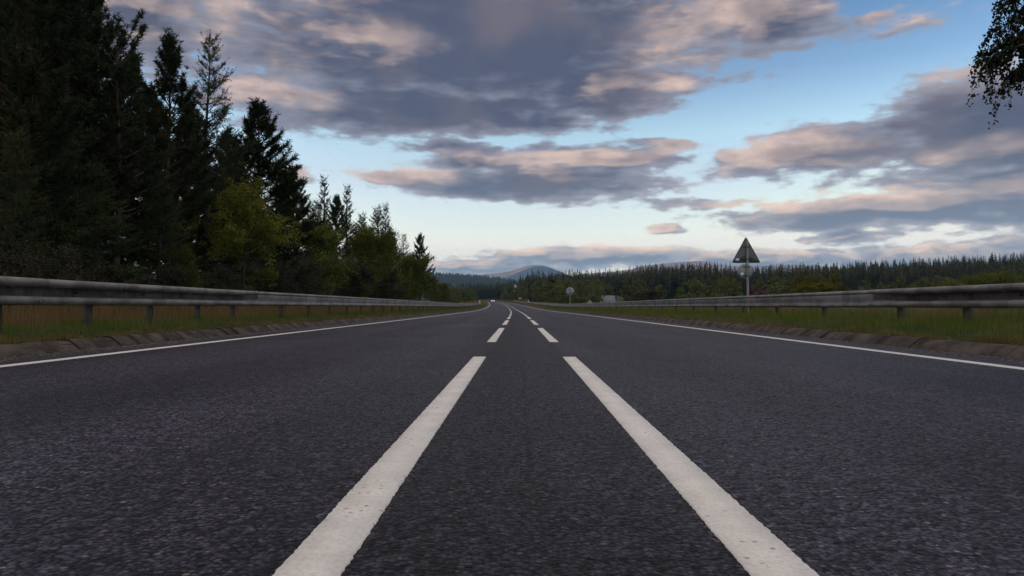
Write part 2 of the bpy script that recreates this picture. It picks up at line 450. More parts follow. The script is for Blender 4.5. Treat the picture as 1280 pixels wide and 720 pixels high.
# dirt and grit that gathers along the kerbs
def grit(u0, u1, n, y0, y1, seed):
    rr = np.random.default_rng(seed)
    y = y0 + (y1-y0)*rr.random(n)**1.6; u = u0 + (u1-u0)*rr.random(n)**0.7
    s = rr.uniform(0.004, 0.016, n)
    base = np.array([[1,0,0],[-.5,.87,0],[-.5,-.87,0],[0,0,.9]])
    a = rr.uniform(0, 6.28, n)
    v = base[None]*s[:, None, None]
    x = v[...,0]*np.cos(a)[:,None]-v[...,1]*np.sin(a)[:,None]; yy = v[...,0]*np.sin(a)[:,None]+v[...,1]*np.cos(a)[:,None]
    P = np.stack([x + (u + cx(y))[:,None], yy + y[:,None], v[...,2] + (zr(y)-CAMB*np.abs(u)+0.001)[:,None]], -1)
    k = np.arange(n)[:,None,None]*4 + np.array([[0,1,3],[1,2,3],[2,0,3]])[None]
    return P.reshape(-1,3), k.reshape(-1,3)
b = MB()
for a in ((-4.95, -5.38, 2600, 5, 60, 1), (4.62, 5.02, 2200, 6, 60, 2)):
    v, f = grit(*a); b.add(v, t=f)
tag(b.build('grit', M['gravel']), kind='stuff', label='loose grit gathered along both kerbs', cat='grit')

# ------------------------------------------------------------------ crash barriers
PROF_W = [(-0.075, 0.795), (-0.070, 0.83), (-0.045, 0.853), (-0.005, 0.862), (0.030, 0.855), (0.052, 0.835), (0.060, 0.808), (0.050, 0.780), (0.022, 0.760),
          (-0.062, 0.752), (-0.074, 0.735), (-0.074, 0.650), (-0.062, 0.634), (0.024, 0.626), (0.052, 0.606), (0.060, 0.578), (0.052, 0.548), (0.030, 0.526), (-0.005, 0.515), (-0.045, 0.520)]
PROF_B = [(-0.075, 0.795), (-0.070, 0.83), (-0.045, 0.853), (-0.005, 0.862), (0.030, 0.855), (0.052, 0.838), (0.060, 0.816), (0.054, 0.796), (0.034, 0.782),
          (0.040, 0.772), (0.046, 0.750), (0.042, 0.700), (0.034, 0.650), (0.030, 0.606), (0.054, 0.580), (0.060, 0.560), (0.052, 0.540), (0.030, 0.524), (-0.005, 0.515), (-0.045, 0.520)]
def rail(u0, side, y_end, y_w, post_ys, dz, label, joint_px):
    g = empty('crash_barrier', (u0, 0, 0))
    tag(g, label, 'crash barrier', 'crash barriers along the road')
    def pt(d, z, y):
        return np.stack([u0*0 + d*(-side) + cx(y), y + 0*d, z + dz + zr(y)], -1)
    y = -5.2; k = 0; L = 4.8
    sections = []
    while y < y_end:
        e = min(y + L, y_end)
        if y < y_w < e - 0.2: e = y_w
        sections.append((y, e)); y = e
    for (a, e) in sections:
        w = a < y_w - 0.1
        prof = np.array(PROF_W if w else PROF_B)
        near = a < 40
        ys = np.arange(a, e + (0.035 if near else 0.0), 0.04 if (w and near) else (0.4 if near else 1.2))
        ys = np.append(ys, e + 0.12)
        d = np.repeat(prof[:, 0][None], len(ys), 0); z = np.repeat(prof[:, 1][None], len(ys), 0)
        if w and e > y_w - 0.2:        # the last W piece flattens out to meet the box beam
            f = sstep(e - 1.3, e, ys)[:, None]; pb = np.array(PROF_B)
            d = d*(1-f) + pb[None, :, 0]*f; z = z*(1-f) + pb[None, :, 1]*f
        # one end lapped over the next piece
        lap = 0.006*(1 - (ys - a)/(e - a + 0.12))[:, None]
        d = d - lap*0 + 0.007*((ys - a)/(e - a + 0.12))[:, None]*np.sign(prof[:, 0] + 0.03)[None]
        z = z + 0.003*((ys - a)/(e - a + 0.12))[:, None]
        if w:   # pressed ribs in the web
            rib = 0.014*np.clip(np.sin(ys*2*np.pi/0.16)*2.2, -1, 1)*(1 - sstep(y_w - 1.4, y_w - 0.3, ys))
            for c in (10, 11): d[:, c] += rib
            d[:, 12] += rib*0.5; d[:, 9] += rib*0.5
        v = np.stack([(-side*d) + cx(ys)[:, None], np.repeat(ys[:, None], len(prof), 1), z + dz + zr(ys)[:, None]], -1)
        n = len(prof); i = np.arange(len(ys)-1)[:, None]*n + np.arange(n-1)[None]
        q = np.stack([i, i+1, i+n+1, i+n], -1).reshape(-1, 4)
        b = MB(); b.add(v.reshape(-1, 3), q=q)
        if near:   # bolt heads at the lap and on the lip
            for (dd, zz, s) in ((0.062, 0.815, 0.016), (0.064, 0.572, 0.016)):
                for off in (-0.05, 0.04):
                    yy = e + off
                    b.box((-side*(dd + 0.006) + float(cx(yy)), yy, zz + dz + float(zr(yy))), (0.016, 0.034, 0.030))
            for yy in np.arange(a + 0.3, e, 0.8):
                if w: b.box((-side*0.012 + float(cx(yy)), yy, 0.752 + dz), (0.03, 0.02, 0.012))
        o = obj('beam', b.mesh('beam', [M['steel'], M['web_shade']], smooth=False), g)
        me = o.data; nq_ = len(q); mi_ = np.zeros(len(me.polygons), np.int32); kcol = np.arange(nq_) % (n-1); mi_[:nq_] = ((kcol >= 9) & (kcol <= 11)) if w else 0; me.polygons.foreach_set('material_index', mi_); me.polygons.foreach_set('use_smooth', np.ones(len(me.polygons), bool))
        if hasattr(me, 'set_sharp_from_angle'): me.set_sharp_from_angle(angle=R(50))
        if w:
            for yy in np.arange(a + 0.9, e - 0.3, 1.8):
                s = MB(); s.box((-side*(-0.060), yy, 0.70 + dz), (0.006, 0.085, 0.026)); s.build('slot', M['slot'], o)
    # posts: a C-section steel stake with flanges and a mounting bracket
    pm = MB()
    pm.box((0, 0, 0.22), (0.008, 0.124, 0.84)); 
    pm.box((side*0.034, -0.064, 0.22), (0.074, 0.008, 0.84)); pm.box((side*0.034, 0.064, 0.22), (0.074, 0.008, 0.84))
    pm.box((-side*0.03, 0, 0.56), (0.05, 0.07, 0.09))
    pmesh = pm.mesh('post', [M['steel_dull']])
    rr = np.random.default_rng(31 + side)
    for yy in post_ys:
        o = obj('post', pmesh, g); o.location = (float(cx(yy)) + side*0.085, yy, dz + float(zr(yy)) + 0.02)
        o.rotation_euler = (rr.normal(0, 0.012), rr.normal(0, 0.012), rr.normal(0, 0.03))
    if True:    # end terminal: the last beam runs down into the verge
        yy = y_end
        e = MB(); e.tube([(float(cx(yy)), yy, 0.70+dz+float(zr(yy))), (float(cx(yy+4))+side*0.1, yy+4, 0.40+dz+float(zr(yy+4))), (float(cx(yy+8))+side*0.2, yy+8, 0.02+dz+float(zr(yy+8)))], 0.11, 8)
        e.build('terminal', M['steel'], g)
    return g
left_posts = [-4.6, -2.2, 0.4, 2.8, 5.2, 7.0, 8.62, 10.45, 12.24, 14.06, 15.8, 19.1] + list(np.arange(21.6, 160, 2.45))
right_posts = [-4.6, -1.4, 1.8, 5.0, 8.2, 11.35, 13.3, 16.6, 19.6] + list(np.arange(22.5, 318, 3.15))
rail(-6.2, -1, 160.0, 16.9, left_posts, 0.0, 'steel crash barrier on the left verge below the dark pines', 0)
rail(6.9, 1, 318.0, 14.1, right_posts, -0.035, 'steel crash barrier on the right verge in front of the triangular sign', 0)

# ------------------------------------------------------------------ grass
def blades(n, u0, u1, y0, y1, h0, h1, w, seed, power=2.2, lean=0.35, pu=1.0):
    rr = np.random.default_rng(seed)
    q = rr.random(n); y = y0*(y1/y0)**q
    y = y0 + (y - y0)
    u = u0 + (u1 - u0)*rr.random(n)**pu
    # clumping
    cl = np.sin(u*7.1 + y*3.3) + np.sin(y*5.9 - u*4.2) + np.sin(y*1.7 + 1.3)
    hs = np.clip(1 + 0.22*cl, 0.4, 1.7)
    sc = np.clip(y/18, 1, 7)**0.55
    h = rr.uniform(h0, h1, n)*hs
    wd = w*sc*rr.uniform(0.6, 1.4, n)
    X = u + cx(y); Z = land(X, y) - 0.015
    a = rr.uniform(0, 2*np.pi, n); ln = rr.normal(0, lean, n)*h; la = rr.uniform(0, 2*np.pi, n)
    ax, ay = np.cos(a)*wd/2, np.sin(a)*wd/2
    lx, ly = np.cos(la)*ln, np.sin(la)*ln
    base = np.stack([X, y, Z], 1)
    p0 = base + np.stack([-ax, -ay, 0*ax], 1); p1 = base + np.stack([ax, ay, 0*ax], 1)
    mid = base + np.stack([lx*0.3, ly*0.3, h*0.6], 1)
    p2 = mid + np.stack([ax, ay, 0*ax], 1)*0.7; p3 = mid - np.stack([ax, ay, 0*ax], 1)*0.7
    p4 = base + np.stack([lx, ly, h*np.clip(1 - 0.3*np.abs(ln/h), 0.5, 1)], 1)
    V = np.stack([p0, p1, p2, p3, p4], 1).reshape(-1, 3)
    k = np.arange(n)*5
    return V, np.stack([k, k+1, k+2, k+3], 1), np.stack([k+3, k+2, k+4], 1)
def grass_obj(name, label, m, sets):
    b = MB()
    for a in sets:
        v, q, t = blades(*a[0], **a[1]); b.add(v, q=q, t=t)
    o = b.build(name, m); tag(o, label, 'grass', kind='stuff'); return o
grass_obj('grass', 'short green grass on both verges between kerb and crash barrier', M['grass'], [
    ((34000, -5.68, -6.9, 5, 175, 0.05, 0.17, 0.006, 11), {}), ((9000, -5.58, -5.9, 5, 60, 0.03, 0.08, 0.006, 15), {}),
    ((46000, 5.33, 7.6, 6, 230, 0.06, 0.20, 0.006, 12), {}), ((9000, 5.25, 5.6, 6, 60, 0.03, 0.08, 0.006, 16), {}),
    ((24000, 7.1, 10.0, 6, 230, 0.14, 0.34, 0.007, 17), {})])
grass_obj('dry_grass', 'tall tawny dry grass behind both crash barriers', M['dry'], [
    ((30000, -6.8, -11.5, 5, 190, 0.16, 0.62, 0.006, 13), dict(lean=0.42)), ((9000, -6.7, -9.5, 5, 120, 0.40, 0.72, 0.004, 33), dict(lean=0.3)),
    ((14000, 7.3, 12.5, 6, 300, 0.18, 0.55, 0.006, 14), dict(lean=0.4)),
    ((9000, -5.66, -5.80, 4, 120, 0.08, 0.15, 0.007, 18), {}), ((9000, 5.29, 5.42, 5, 150, 0.08, 0.15, 0.007, 19), {}),
    ((16000, -5.7, -14, 120, 480, 0.2, 0.6, 0.012, 20), {}), ((16000, 5.4, 14, 150, 480, 0.2, 0.6, 0.012, 21), {})])

grass_obj('grass_stalks', 'thin straw-coloured seed stalks standing above the verge grass', M['dry'], [
    ((2600, -5.8, -7.2, 5, 120, 0.22, 0.42, 0.0035, 41), dict(lean=0.25)), ((3200, 5.6, 7.6, 6, 150, 0.22, 0.45, 0.0035, 42), dict(lean=0.25)),
    ((1500, -6.9, -10, 5, 120, 0.6, 0.95, 0.004, 43), dict(lean=0.2)), ((1500, 7.4, 11, 6, 150, 0.5, 0.85, 0.004, 44), dict(lean=0.2))])

# ------------------------------------------------------------------ trees
def unit(v): return v/(np.linalg.norm(v, axis=-1, keepdims=True) + 1e-9)

def needles(base, dirn, length, k, nl, nw, rr, spread=0.9):
    """k needle blades around each twig (base, dir, length)."""
    n = len(base)
    ref = np.where(np.abs(dirn[:, 2:3]) > 0.8, [[1., 0, 0]], [[0, 0, 1.]])
    a = unit(np.cross(dirn, ref)); b = np.cross(dirn, a)
    th = rr.uniform(0, 2*np.pi, (n, k)); s = rr.random((n, k))
    rad = np.cos(th)[..., None]*a[:, None] + np.sin(th)[..., None]*b[:, None]
    d = unit(dirn[:, None]*rr.uniform(0.5, 1.0, (n, k, 1)) + rad*spread)
    p = base[:, None] + dirn[:, None]*(s*length[:, None])[..., None]
    L = nl*rr.uniform(0.6, 1.3, (n, k, 1))
    side = unit(np.cross(d, rr.normal(0, 1, (n, k, 3))))*nw*0.5
    v = np.stack([p - side, p + side, p + d*L + side*0.3, p + d*L - side*0.3], 2).reshape(-1, 3)
    return v, np.arange(n*k)[:, None]*4 + np.array([[0, 1, 2, 3]])

def conifer(seed, h, rad, cb, gap, shape, nb, tw, kn, nl, nw, lift0, lift1, curve, gaps=0.0, clump=1.0, twl=0.34, asym=0.25):
    rr = np.random.default_rng(seed)
    wood = MB()
    bx, by = rr.normal(0, 0.012, 2)*h
    def axis(z): s = z/h; return np.array([bx*s*s + 0.05*math.sin(z*0.7+seed), by*s*s + 0.05*math.cos(z*0.9+seed), z])
    zs = np.linspace(-0.4, h, 14)
    r0 = 0.0135*h
    wood_tr = MB(); wood_tr.tube([axis(max(z, 0)) if z > 0 else np.array([axis(0)[0], axis(0)[1], z]) for z in zs], r0*np.clip(1 - zs/h, 0.03, 1)**0.85, 8)
    B, D, Ln = [], [], []
    z = cb*h; ph = 0.0
    while z < h*0.985:
        t = (z - cb*h)/(h*(1 - cb))
        Lm = rad*shape(t)
        n = max(3, int(round(nb*(1 - 0.35*t))))
        ph += 2.4
        for i in range(n):
            if rr.random() < gaps: continue
            az = ph + i*2*np.pi/n + rr.normal(0, 0.3)
            L = max(0.18, Lm*rr.uniform(0.62, 1.18)*(1 + asym*math.sin(az*1.0 + seed*1.7)))
            el = lift0 + (lift1 - lift0)*t + rr.normal(0, 0.1)
            zz = z + rr.normal(0, gap*0.3)
            if zz >= h: continue
            hd = np.array([math.cos(az), math.sin(az), 0])
            ss = np.linspace(0, 1, 5)[:, None]
            pts = axis(zz) + hd*ss*L*math.cos(el) + np.array([0, 0, 1.])*(ss*L*math.sin(el) + curve*L*ss*ss)
            pts = pts + np.cumsum(rr.normal(0, 0.02*L, (5, 3)), 0)*ss
            wood.tube(pts, np.linspace(max(0.012, 0.022*L), 0.006, 5), 4, cap=False)
            m = max(3, int(L*tw))
            s = rr.uniform(0.18 if L < 1 else 0.28, 1.0, m)**0.75
            idx = np.clip(s*4, 0, 3.999); i0 = idx.astype(int); fr = (idx - i0)[:, None]
            P = pts[i0]*(1-fr) + pts[i0+1]*fr
            T = unit(pts[i0+1] - pts[i0])
            lat = unit(np.cross(T, [0, 0, 1.]))*rr.choice([-1, 1], m)[:, None]
            d = unit(T*rr.uniform(0.5, 1.0, (m, 1)) + lat*rr.uniform(0.1, 1.0, (m, 1)) + np.array([0, 0, 1.])*rr.normal(0.25*clump, 0.3, (m, 1)))
            B.append(P); D.append(d); Ln.append(twl*rr.uniform(0.55, 1.3, m)*(0.55 + 0.5*min(L, 1.6))*(1.15 - 0.55*s))
            B.append(pts[-1:]); D.append(unit((pts[-1:] - pts[-2:-1]) + np.array([[0, 0, 0.15*clump*L]]))); Ln.append(np.array([twl*1.0]))
        z += gap*rr.uniform(0.75, 1.25)*(1 - 0.35*t)
    B.append(axis(h)[None]); D.append(np.array([[0, 0, 1.]])); Ln.append(np.array([0.4]))
    B, D, Ln = np.vstack(B), np.vstack(D), np.concatenate(Ln)
    nv, nq = needles(B, D, Ln, kn, nl, nw, rr)
    # fine second-order twigs as thin wood
    side = unit(np.cross(D, rr.normal(0, 1, D.shape)))*0.006
    tv = np.stack([B - side, B + side, B + D*Ln[:, None] + side*0.4, B + D*Ln[:, None] - side*0.4], 1).reshape(-1, 3)
    wood.add(tv, q=np.arange(len(B))[:, None]*4 + np.array([[0, 1, 2, 3]]))
    return wood_tr, wood, nv, nq

def leaves(C, rads, k, size, rr, squash=0.8, droop=0.0):
    n = len(C)
    r = unit(rr.normal(0, 1, (n, k, 3)))*(rr.random((n, k, 1))**0.5)*rads[:, None, None]
    r[..., 2] *= squash
    p = (C[:, None] + r).reshape(-1, 3)
    if droop: p[:, 2] -= rr.random(len(p))*droop
    m = len(p)
    a = unit(rr.normal(0, 1, (m, 3)) + np.array([0, 0, -droop*0.8]))
    b = unit(np.cross(a, rr.normal(0, 1, (m, 3))))
    s = size*rr.uniform(0.6, 1.4, (m, 1))
    v = np.stack([p - a*s*0.6, p + b*s*0.36, p + a*s*0.6, p - b*s*0.36], 1).reshape(-1, 3)
    return v, np.arange(m)[:, None]*4 + np.array([[0, 1, 2, 3]])

def broadleaf(seed, h, rad, cb, limbs, sub, k, size, clr, stems=1, squash=0.8, droop=0.0, twigs=2, wide=0.9):
    rr = np.random.default_rng(seed)
    tr = MB(); wood = MB(); C = []; CR = []
    for sidx in range(stems):
        lean = rr.normal(0, 0.10 if stems == 1 else (0.28 if h < 4 else 0.09), 2)
        top = np.array([lean[0]*h, lean[1]*h, h*0.86])
        b0 = np.array([rr.normal(0, 0.15), rr.normal(0, 0.15), 0])*(stems > 1)
        ss = np.linspace(0, 1, 9)[:, None]
        tp = b0 + top*ss + np.cumsum(rr.normal(0, 0.012*h, (9, 3))*[1, 1, 0], 0)*ss
        tp[0, 2] = -0.3
        tr.tube(tp, 0.016*h*(1 - 0.9*ss[:, 0])*(1.0 if stems == 1 else 0.6) + 0.008, 8)
        for i in range(limbs):
            s = cb + (1 - cb)*rr.random()**0.9
            idx = min(s*8, 7.99); i0 = int(idx); P = tp[i0]*(1 - (idx - i0)) + tp[i0+1]*(idx - i0)
            tt = (s - cb)/(1 - cb)
            L = rad*wide*(0.45 + 0.8*math.sin(np.pi*min(0.98, 0.22 + 0.72*tt)))*rr.uniform(0.5, 1.05)
            az = i*2.4 + rr.normal(0, 0.4); el = 0.15 + 0.9*tt + rr.normal(0, 0.2)
            d = np.array([math.cos(az)*math.cos(el), math.sin(az)*math.cos(el), math.sin(el)])
            q = np.linspace(0, 1, 5)[:, None]
            pts = P + d*q*L + np.array([0, 0, 1.])*q*q*L*(0.15 - droop*0.5) + np.cumsum(rr.normal(0, 0.03*L, (5, 3)), 0)*q
            wood.tube(pts, np.linspace(0.006*h + 0.004, 0.006, 5), 5, cap=False)
            for j in range(sub):
                f = rr.uniform(0.35, 1.0); ii = min(f*4, 3.99); a0 = int(ii); S = pts[a0]*(1-(ii-a0)) + pts[a0+1]*(ii-a0)
                d2 = unit(d*0.5 + rr.normal(0, 0.7, 3) + np.array([0, 0, 0.15 - droop]))
                l2 = L*rr.uniform(0.2, 0.5)
                e = S + d2*l2
                wood.tube([S, S + d2*l2*0.5 + rr.normal(0, 0.03, 3), e], [0.010, 0.007, 0.004], 4, cap=False)
                for tt2 in np.linspace(0.4, 1.0, twigs):
                    C.append(S + d2*l2*tt2 + rr.normal(0, 0.10, 3)*rad*0.5); CR.append(clr*rr.uniform(0.55, 1.25))
    C = np.array(C); CR = np.array(CR)
    v, q = leaves(C, CR, k, size, rr, squash, droop)
    return tr, wood, v, q

def plant_meshes(gen, leaf_m, bark_m, name):
    tr, wood, v, q = gen
    trunk = tr.mesh(name + '_trunk', [bark_m], smooth=True)
    wv = np.vstack(wood.v); wq = np.vstack(wood.q)
    nq = len(wq)
    crown = mesh_np(name + '_crown', np.vstack([wv, v]), np.vstack([wq, q + len(wv)]), [bark_m, leaf_m],
                    midx=np.concatenate([np.zeros(nq, int), np.ones(len(q), int)]))
    return trunk, crown
def plant(name, meshes, loc, h_ratio, rz, label, cat, group=None, wid=None):
    o = empty(name, loc, rz)
    w = h_ratio if wid is None else wid
    o.scale = (w, w, h_ratio)
    tag(o, label, cat, group)
    obj('trunk', meshes[0], o); obj('crown', meshes[1], o)
    return o

pine_shape = lambda t: (0.55 + 0.75*min(1, t*3.2))*(1 - t)**0.62 + 0.10 if t < 1 else 0.1
cone_shape = lambda t: (1 - t)**0.85 + 0.07
spire_shape = lambda t: (1 - t)**1.0*0.95 + 0.05

T = {}
T['pine_a'] = plant_meshes(conifer(1, 11, 2.35, 0.12, 0.36, lambda t: (0.62 + 0.6*min(1, t*3.0))*(1 - t)**0.78 + 0.06, 7, 15, 19, 0.16, 0.032, 0.02, 1.0, 0.22, asym=0.1), M['pine'], M['bark_pine'], 'pine_a')
T['pine_b'] = plant_meshes(conifer(2, 11, 1.95, 0.18, 0.40, lambda t: (0.6 + 0.6*min(1, t*3.2))*(1 - t)**0.72 + 0.07, 6, 14, 19, 0.16, 0.032, 0.05, 1.15, 0.30, gaps=0.1, asym=0.15), M['pine'], M['bark_pine'], 'pine_b')
T['pine_c'] = plant_meshes(conifer(3, 12.5, 2.6, 0.12, 0.40, lambda t: (0.75 + 0.5*min(1, t*3))*(1-t)**0.8 + 0.08, 7, 14, 18, 0.16, 0.032, -0.02, 1.05, 0.2), M['pine'], M['bark_pine'], 'pine_c')
T['pine_open'] = plant_meshes(conifer(4, 11, 1.75, 0.34, 0.50, lambda t: (0.7 + 0.5*math.sin(t*9))*(1-t)**0.4*0.9 + 0.22, 5, 11, 17, 0.17, 0.032, 0.1, 1.1, 0.3, gaps=0.28, asym=0.5), M['pine'], M['bark_pine'], 'pine_open')
T['spruce_thin'] = plant_meshes(conifer(5, 13.5, 2.6, 0.08, 0.42, cone_shape, 7, 12, 18, 0.095, 0.024, -0.05, 0.65, 0.20, gaps=0.06, clump=0.3, twl=0.50), M['spruce'], M['bark_dark'], 'spruce_thin')
T['spruce_a'] = plant_meshes(conifer(6, 11, 2.4, 0.05, 0.36, cone_shape, 7, 12, 14, 0.11, 0.028, -0.10, 0.8, 0.12, clump=0.1, twl=0.42), M['spruce'], M['bark_dark'], 'spruce_a')
T['spruce_b'] = plant_meshes(conifer(7, 11, 2.0, 0.06, 0.40, spire_shape, 6, 11, 14, 0.12, 0.030, 0.0, 0.95, 0.2, gaps=0.15, clump=0.2, twl=0.42), M['spruce'], M['bark_dark'], 'spruce_b')
T['willow'] = plant_meshes(broadleaf(11, 6, 2.0, 0.26, 30, 7, 44, 0.085, 0.42, squash=0.75), M['willow'], M['bark_dark'], 'willow')
T['alder'] = plant_meshes(broadleaf(12, 6, 1.9, 0.10, 34, 7, 40, 0.095, 0.42, squash=0.9), M['shrub'], M['bark_dark'], 'alder')
T['alder_b'] = plant_meshes(broadleaf(13, 6, 2.1, 0.06, 36, 7, 40, 0.095, 0.44, stems=2, squash=0.9), M['shrub'], M['bark_dark'], 'alder_b')
T['bush'] = plant_meshes(broadleaf(14, 2.6, 1.6, 0.05, 12, 6, 40, 0.08, 0.34, stems=3), M['shrub'], M['bark_dark'], 'bush')
T['heath'] = plant_meshes(broadleaf(15, 2.8, 1.6, 0.05, 12, 6, 40, 0.07, 0.34, stems=3), M['heath'], M['bark_dark'], 'heath')
T['bush_bright'] = plant_meshes(broadleaf(16, 2.6, 1.5, 0.05, 12, 6, 40, 0.085, 0.34, stems=3), M['willow'], M['bark_dark'], 'bush_bright')
TH = {}
for k_, (a_, b_) in T.items():
    co_ = np.empty(len(b_.vertices)*3, np.float32); b_.vertices.foreach_get('co', co_)
    zz_ = np.sort(co_[2::3]); TH[k_] = float(zz_[-1] if 'pine' in k_ or 'spruce' in k_ else zz_[int(len(zz_)*0.995)])

rnd = random.Random(4)
def left_tree(kind, name, px, top, u, label, cat='tree', group=None, wf=1.0, rz=None):
    Y = depth_for(px, u)
    X, Y, z = at(px, Y)
    h = zpix(top, Y) - z
    s = h/TH[kind]
    return plant(name, T[kind], (X, Y, z - 0.05), s, rnd.uniform(0, 6.28) if rz is None else rz, label, cat, group, wid=s*wf)

left_tree('pine_c', 'pine_tree', 18, -150, -12.5, 'black-green pine at the left edge of the picture, running out of the top')
left_tree('pine_a', 'pine_tree', 75, -62, -14.5, 'tall dense dark pine beside the pine at the left edge')
left_tree('pine_open', 'pine_tree', 143, -14, -13.0, 'open ragged pine with a bare reddish lower trunk, its top just past the picture edge', rz=0.6)
left_tree('pine_b', 'pine_tree', 205, 27, -14.0, 'narrow dark pine with bristling upright tip between the ragged pine and the thin spruce')
left_tree('spruce_thin', 'spruce_tree', 255, 32, -15.5, 'thin see-through spruce with long bare-looking side branches against the clouds')
left_tree('pine_a', 'pine_tree', 322, 116, -15.0, 'dense broad conical pine right of the thin spruce', wf=1.32, rz=2.2)
left_tree('willow', 'broadleaf_tree', 302, 221, -11.3, 'rounded yellow-green broadleaf tree in front of the dense conical pine', wf=0.98)
left_tree('spruce_b', 'spruce_tree', 404, 214, -15.5, 'spruce with a pale pointed tip, first one right of the dense conical pine', wf=1.0)
left_tree('spruce_b', 'spruce_tree', 432, 226, -14.5, 'spruce with a leaning forked tip, second one right of the dense conical pine', wf=1.05)
left_tree('spruce_a', 'spruce_tree', 470, 253, -15.0, 'twin-topped spruce rising over the green alders', wf=1.0)
left_tree('spruce_b', 'spruce_tree', 481, 250, -14.0, 'slim spruce pressed against the twin-topped one', wf=1.0)
left_tree('spruce_thin', 'spruce_tree', 503, 290, -16.0, 'sparse see-through spruce just left of the last dark pine', wf=1.0)
left_tree('pine_b', 'pine_tree', 525, 289, -14.0, 'last dark pine at the road end of the left tree row, with clustered upright tips', wf=1.1)
left_tree('alder', 'broadleaf_tree', 408, 276, -12.2, 'mid green bushy tree below the forked spruce tips', wf=1.15)
left_tree('alder_b', 'broadleaf_tree', 445, 284, -13.0, 'mid green bushy tree between the spruces and the crash barrier', wf=1.0)
left_tree('alder', 'broadleaf_tree', 482, 296, -12.6, 'green tapering tree under the slim spruce', wf=0.9, rz=1.0)
left_tree('alder_b', 'broadleaf_tree', 505, 318, -12.6, 'olive bushy tree left of the last dark pine', wf=1.0)
left_tree('alder', 'broadleaf_tree', 541, 344, -13.4, 'low olive tree just right of the last dark pine', wf=1.3)
left_tree('alder_b', 'broadleaf_tree', 553, 354, -14.6, 'small rounded olive tree further down the left verge', wf=1.2)
left_tree('bush_bright', 'shrub', 447, 352, -10.8, 'bright green shrub close behind the left crash barrier', 'shrub', wf=1.1)
left_tree('heath', 'shrub', 352, 326, -11.0, 'dull brownish shrub under the dense conical pine', 'shrub', wf=1.2)
left_tree('heath', 'shrub', 386, 322, -11.4, 'dull grey-green shrub below the mid green bushy tree', 'shrub', wf=1.2)
left_tree('heath', 'shrub', 466, 336, -11.6, 'reddish brown shrub behind the bright green shrub', 'shrub', wf=1.3)
left_tree('willow', 'broadleaf_tree', 234, 306, -11.6, 'small pale leafy sapling left of the yellow-green tree', wf=0.8, rz=2.0)
GL = 'dark pines deep in the left wood'
deep = [(-20, -120, -18, 'pine_a'), (40, -60, -20, 'pine_c'), (105, -40, -17.5, 'pine_a'), (160, 60, -18.5, 'pine_b'), (178, 95, -22, 'pine_a'),
        (228, 120, -19, 'pine_a'), (245, 150, -24, 'spruce_a'), (282, 150, -19.5, 'pine_b'), (296, 175, -24, 'pine_a'), (345, 190, -20, 'spruce_a'), (366, 205, -18, 'pine_a'),
        (392, 245, -21, 'spruce_a'), (418, 240, -19, 'pine_a'), (450, 262, -20, 'spruce_a'), (462, 280, -17, 'spruce_b'), (488, 285, -20, 'pine_a'), (515, 315, -18, 'spruce_b'), (60, 60, -28, 'pine_c'), (15, 30, -24, 'pine_a')]
for px, top, u, k in deep:
    left_tree(k, 'pine_tree' if 'pine' in k else 'spruce_tree', px, top, u, 'dark conifer standing deep in the left wood behind the front row', group='dark conifers deep in the left wood')
# dark conifers close to the left edge, low branches sweeping the barrier
for px, top, u, lab in ((8, 150, -10.8, 'low dark young spruce at the left edge just above the crash barrier'), (62, 120, -12.0, 'young dark spruce in front of the tall dense pine'),
                        (118, 190, -12.0, 'young dark spruce left of the reddish bare trunk'), (196, 205, -12.6, 'young dark spruce under the narrow pine')):
    left_tree('spruce_a', 'spruce_tree', px, top, u, lab, wf=1.25)
for px, u, lab in ((28, -9.8, 'low black-green bush at the left edge touching the crash barrier'), (178, -11.2, 'low dark bush left of the leafy sapling'),
              (265, -11.8, 'low dark bush under the yellow-green tree'), (322, -12.5, 'low dark bush right of the yellow-green tree'), (420, -12.0, 'low bush in the shade of the mid green bushy tree'),
              (100, -11.0, 'low dark bush at the foot of the reddish bare trunk')):
    left_tree('heath', 'shrub', px, 330 if px > 50 else 300, u, lab, 'shrub', wf=1.3)

# ---- lighter trees for the distance
def far_conifer(seed, h=13, rad=2.3, tiers=15, nb=9):
    rr = np.random.default_rng(seed); V = []; n = 0
    for i in range(tiers):
        t = i/(tiers-1); z = h*(0.10 + 0.88*t)
        L = rad*(1 - t)**0.9 + 0.12
        for j in range(nb if t < 0.7 else 6):
            az = rr.uniform(0, 6.28); l = L*rr.uniform(0.6, 1.25); d = np.array([math.cos(az), math.sin(az), 0]); s = np.array([-d[1], d[0], 0])
            w = 0.30*l + 0.12; zz = z + rr.normal(0, 0.25)
            dz = -0.12*l*(1 - t) + 0.5*l*t
            V += [d*0.05 + [0, 0, zz + 0.25], d*l*0.55 + s*w + [0, 0, zz + dz*0.4 - 0.15], d*l + [0, 0, zz + dz], d*l*0.55 - s*w + [0, 0, zz + dz*0.4 - 0.15]]
    V += [np.array([-.09, 0, h*0.93]), np.array([.09, 0, h*0.93]), np.array([0.02, 0, h*1.02]), np.array([-.02, 0, h*1.02])]
    V = np.array(V); q = np.arange(len(V)).reshape(-1, 4)
    tr = MB(); tr.tube([(0, 0, -0.5), (0, 0, h*0.5), (0, 0, h*0.97)], [0.16, 0.10, 0.02], 6)
    return tr, V, q
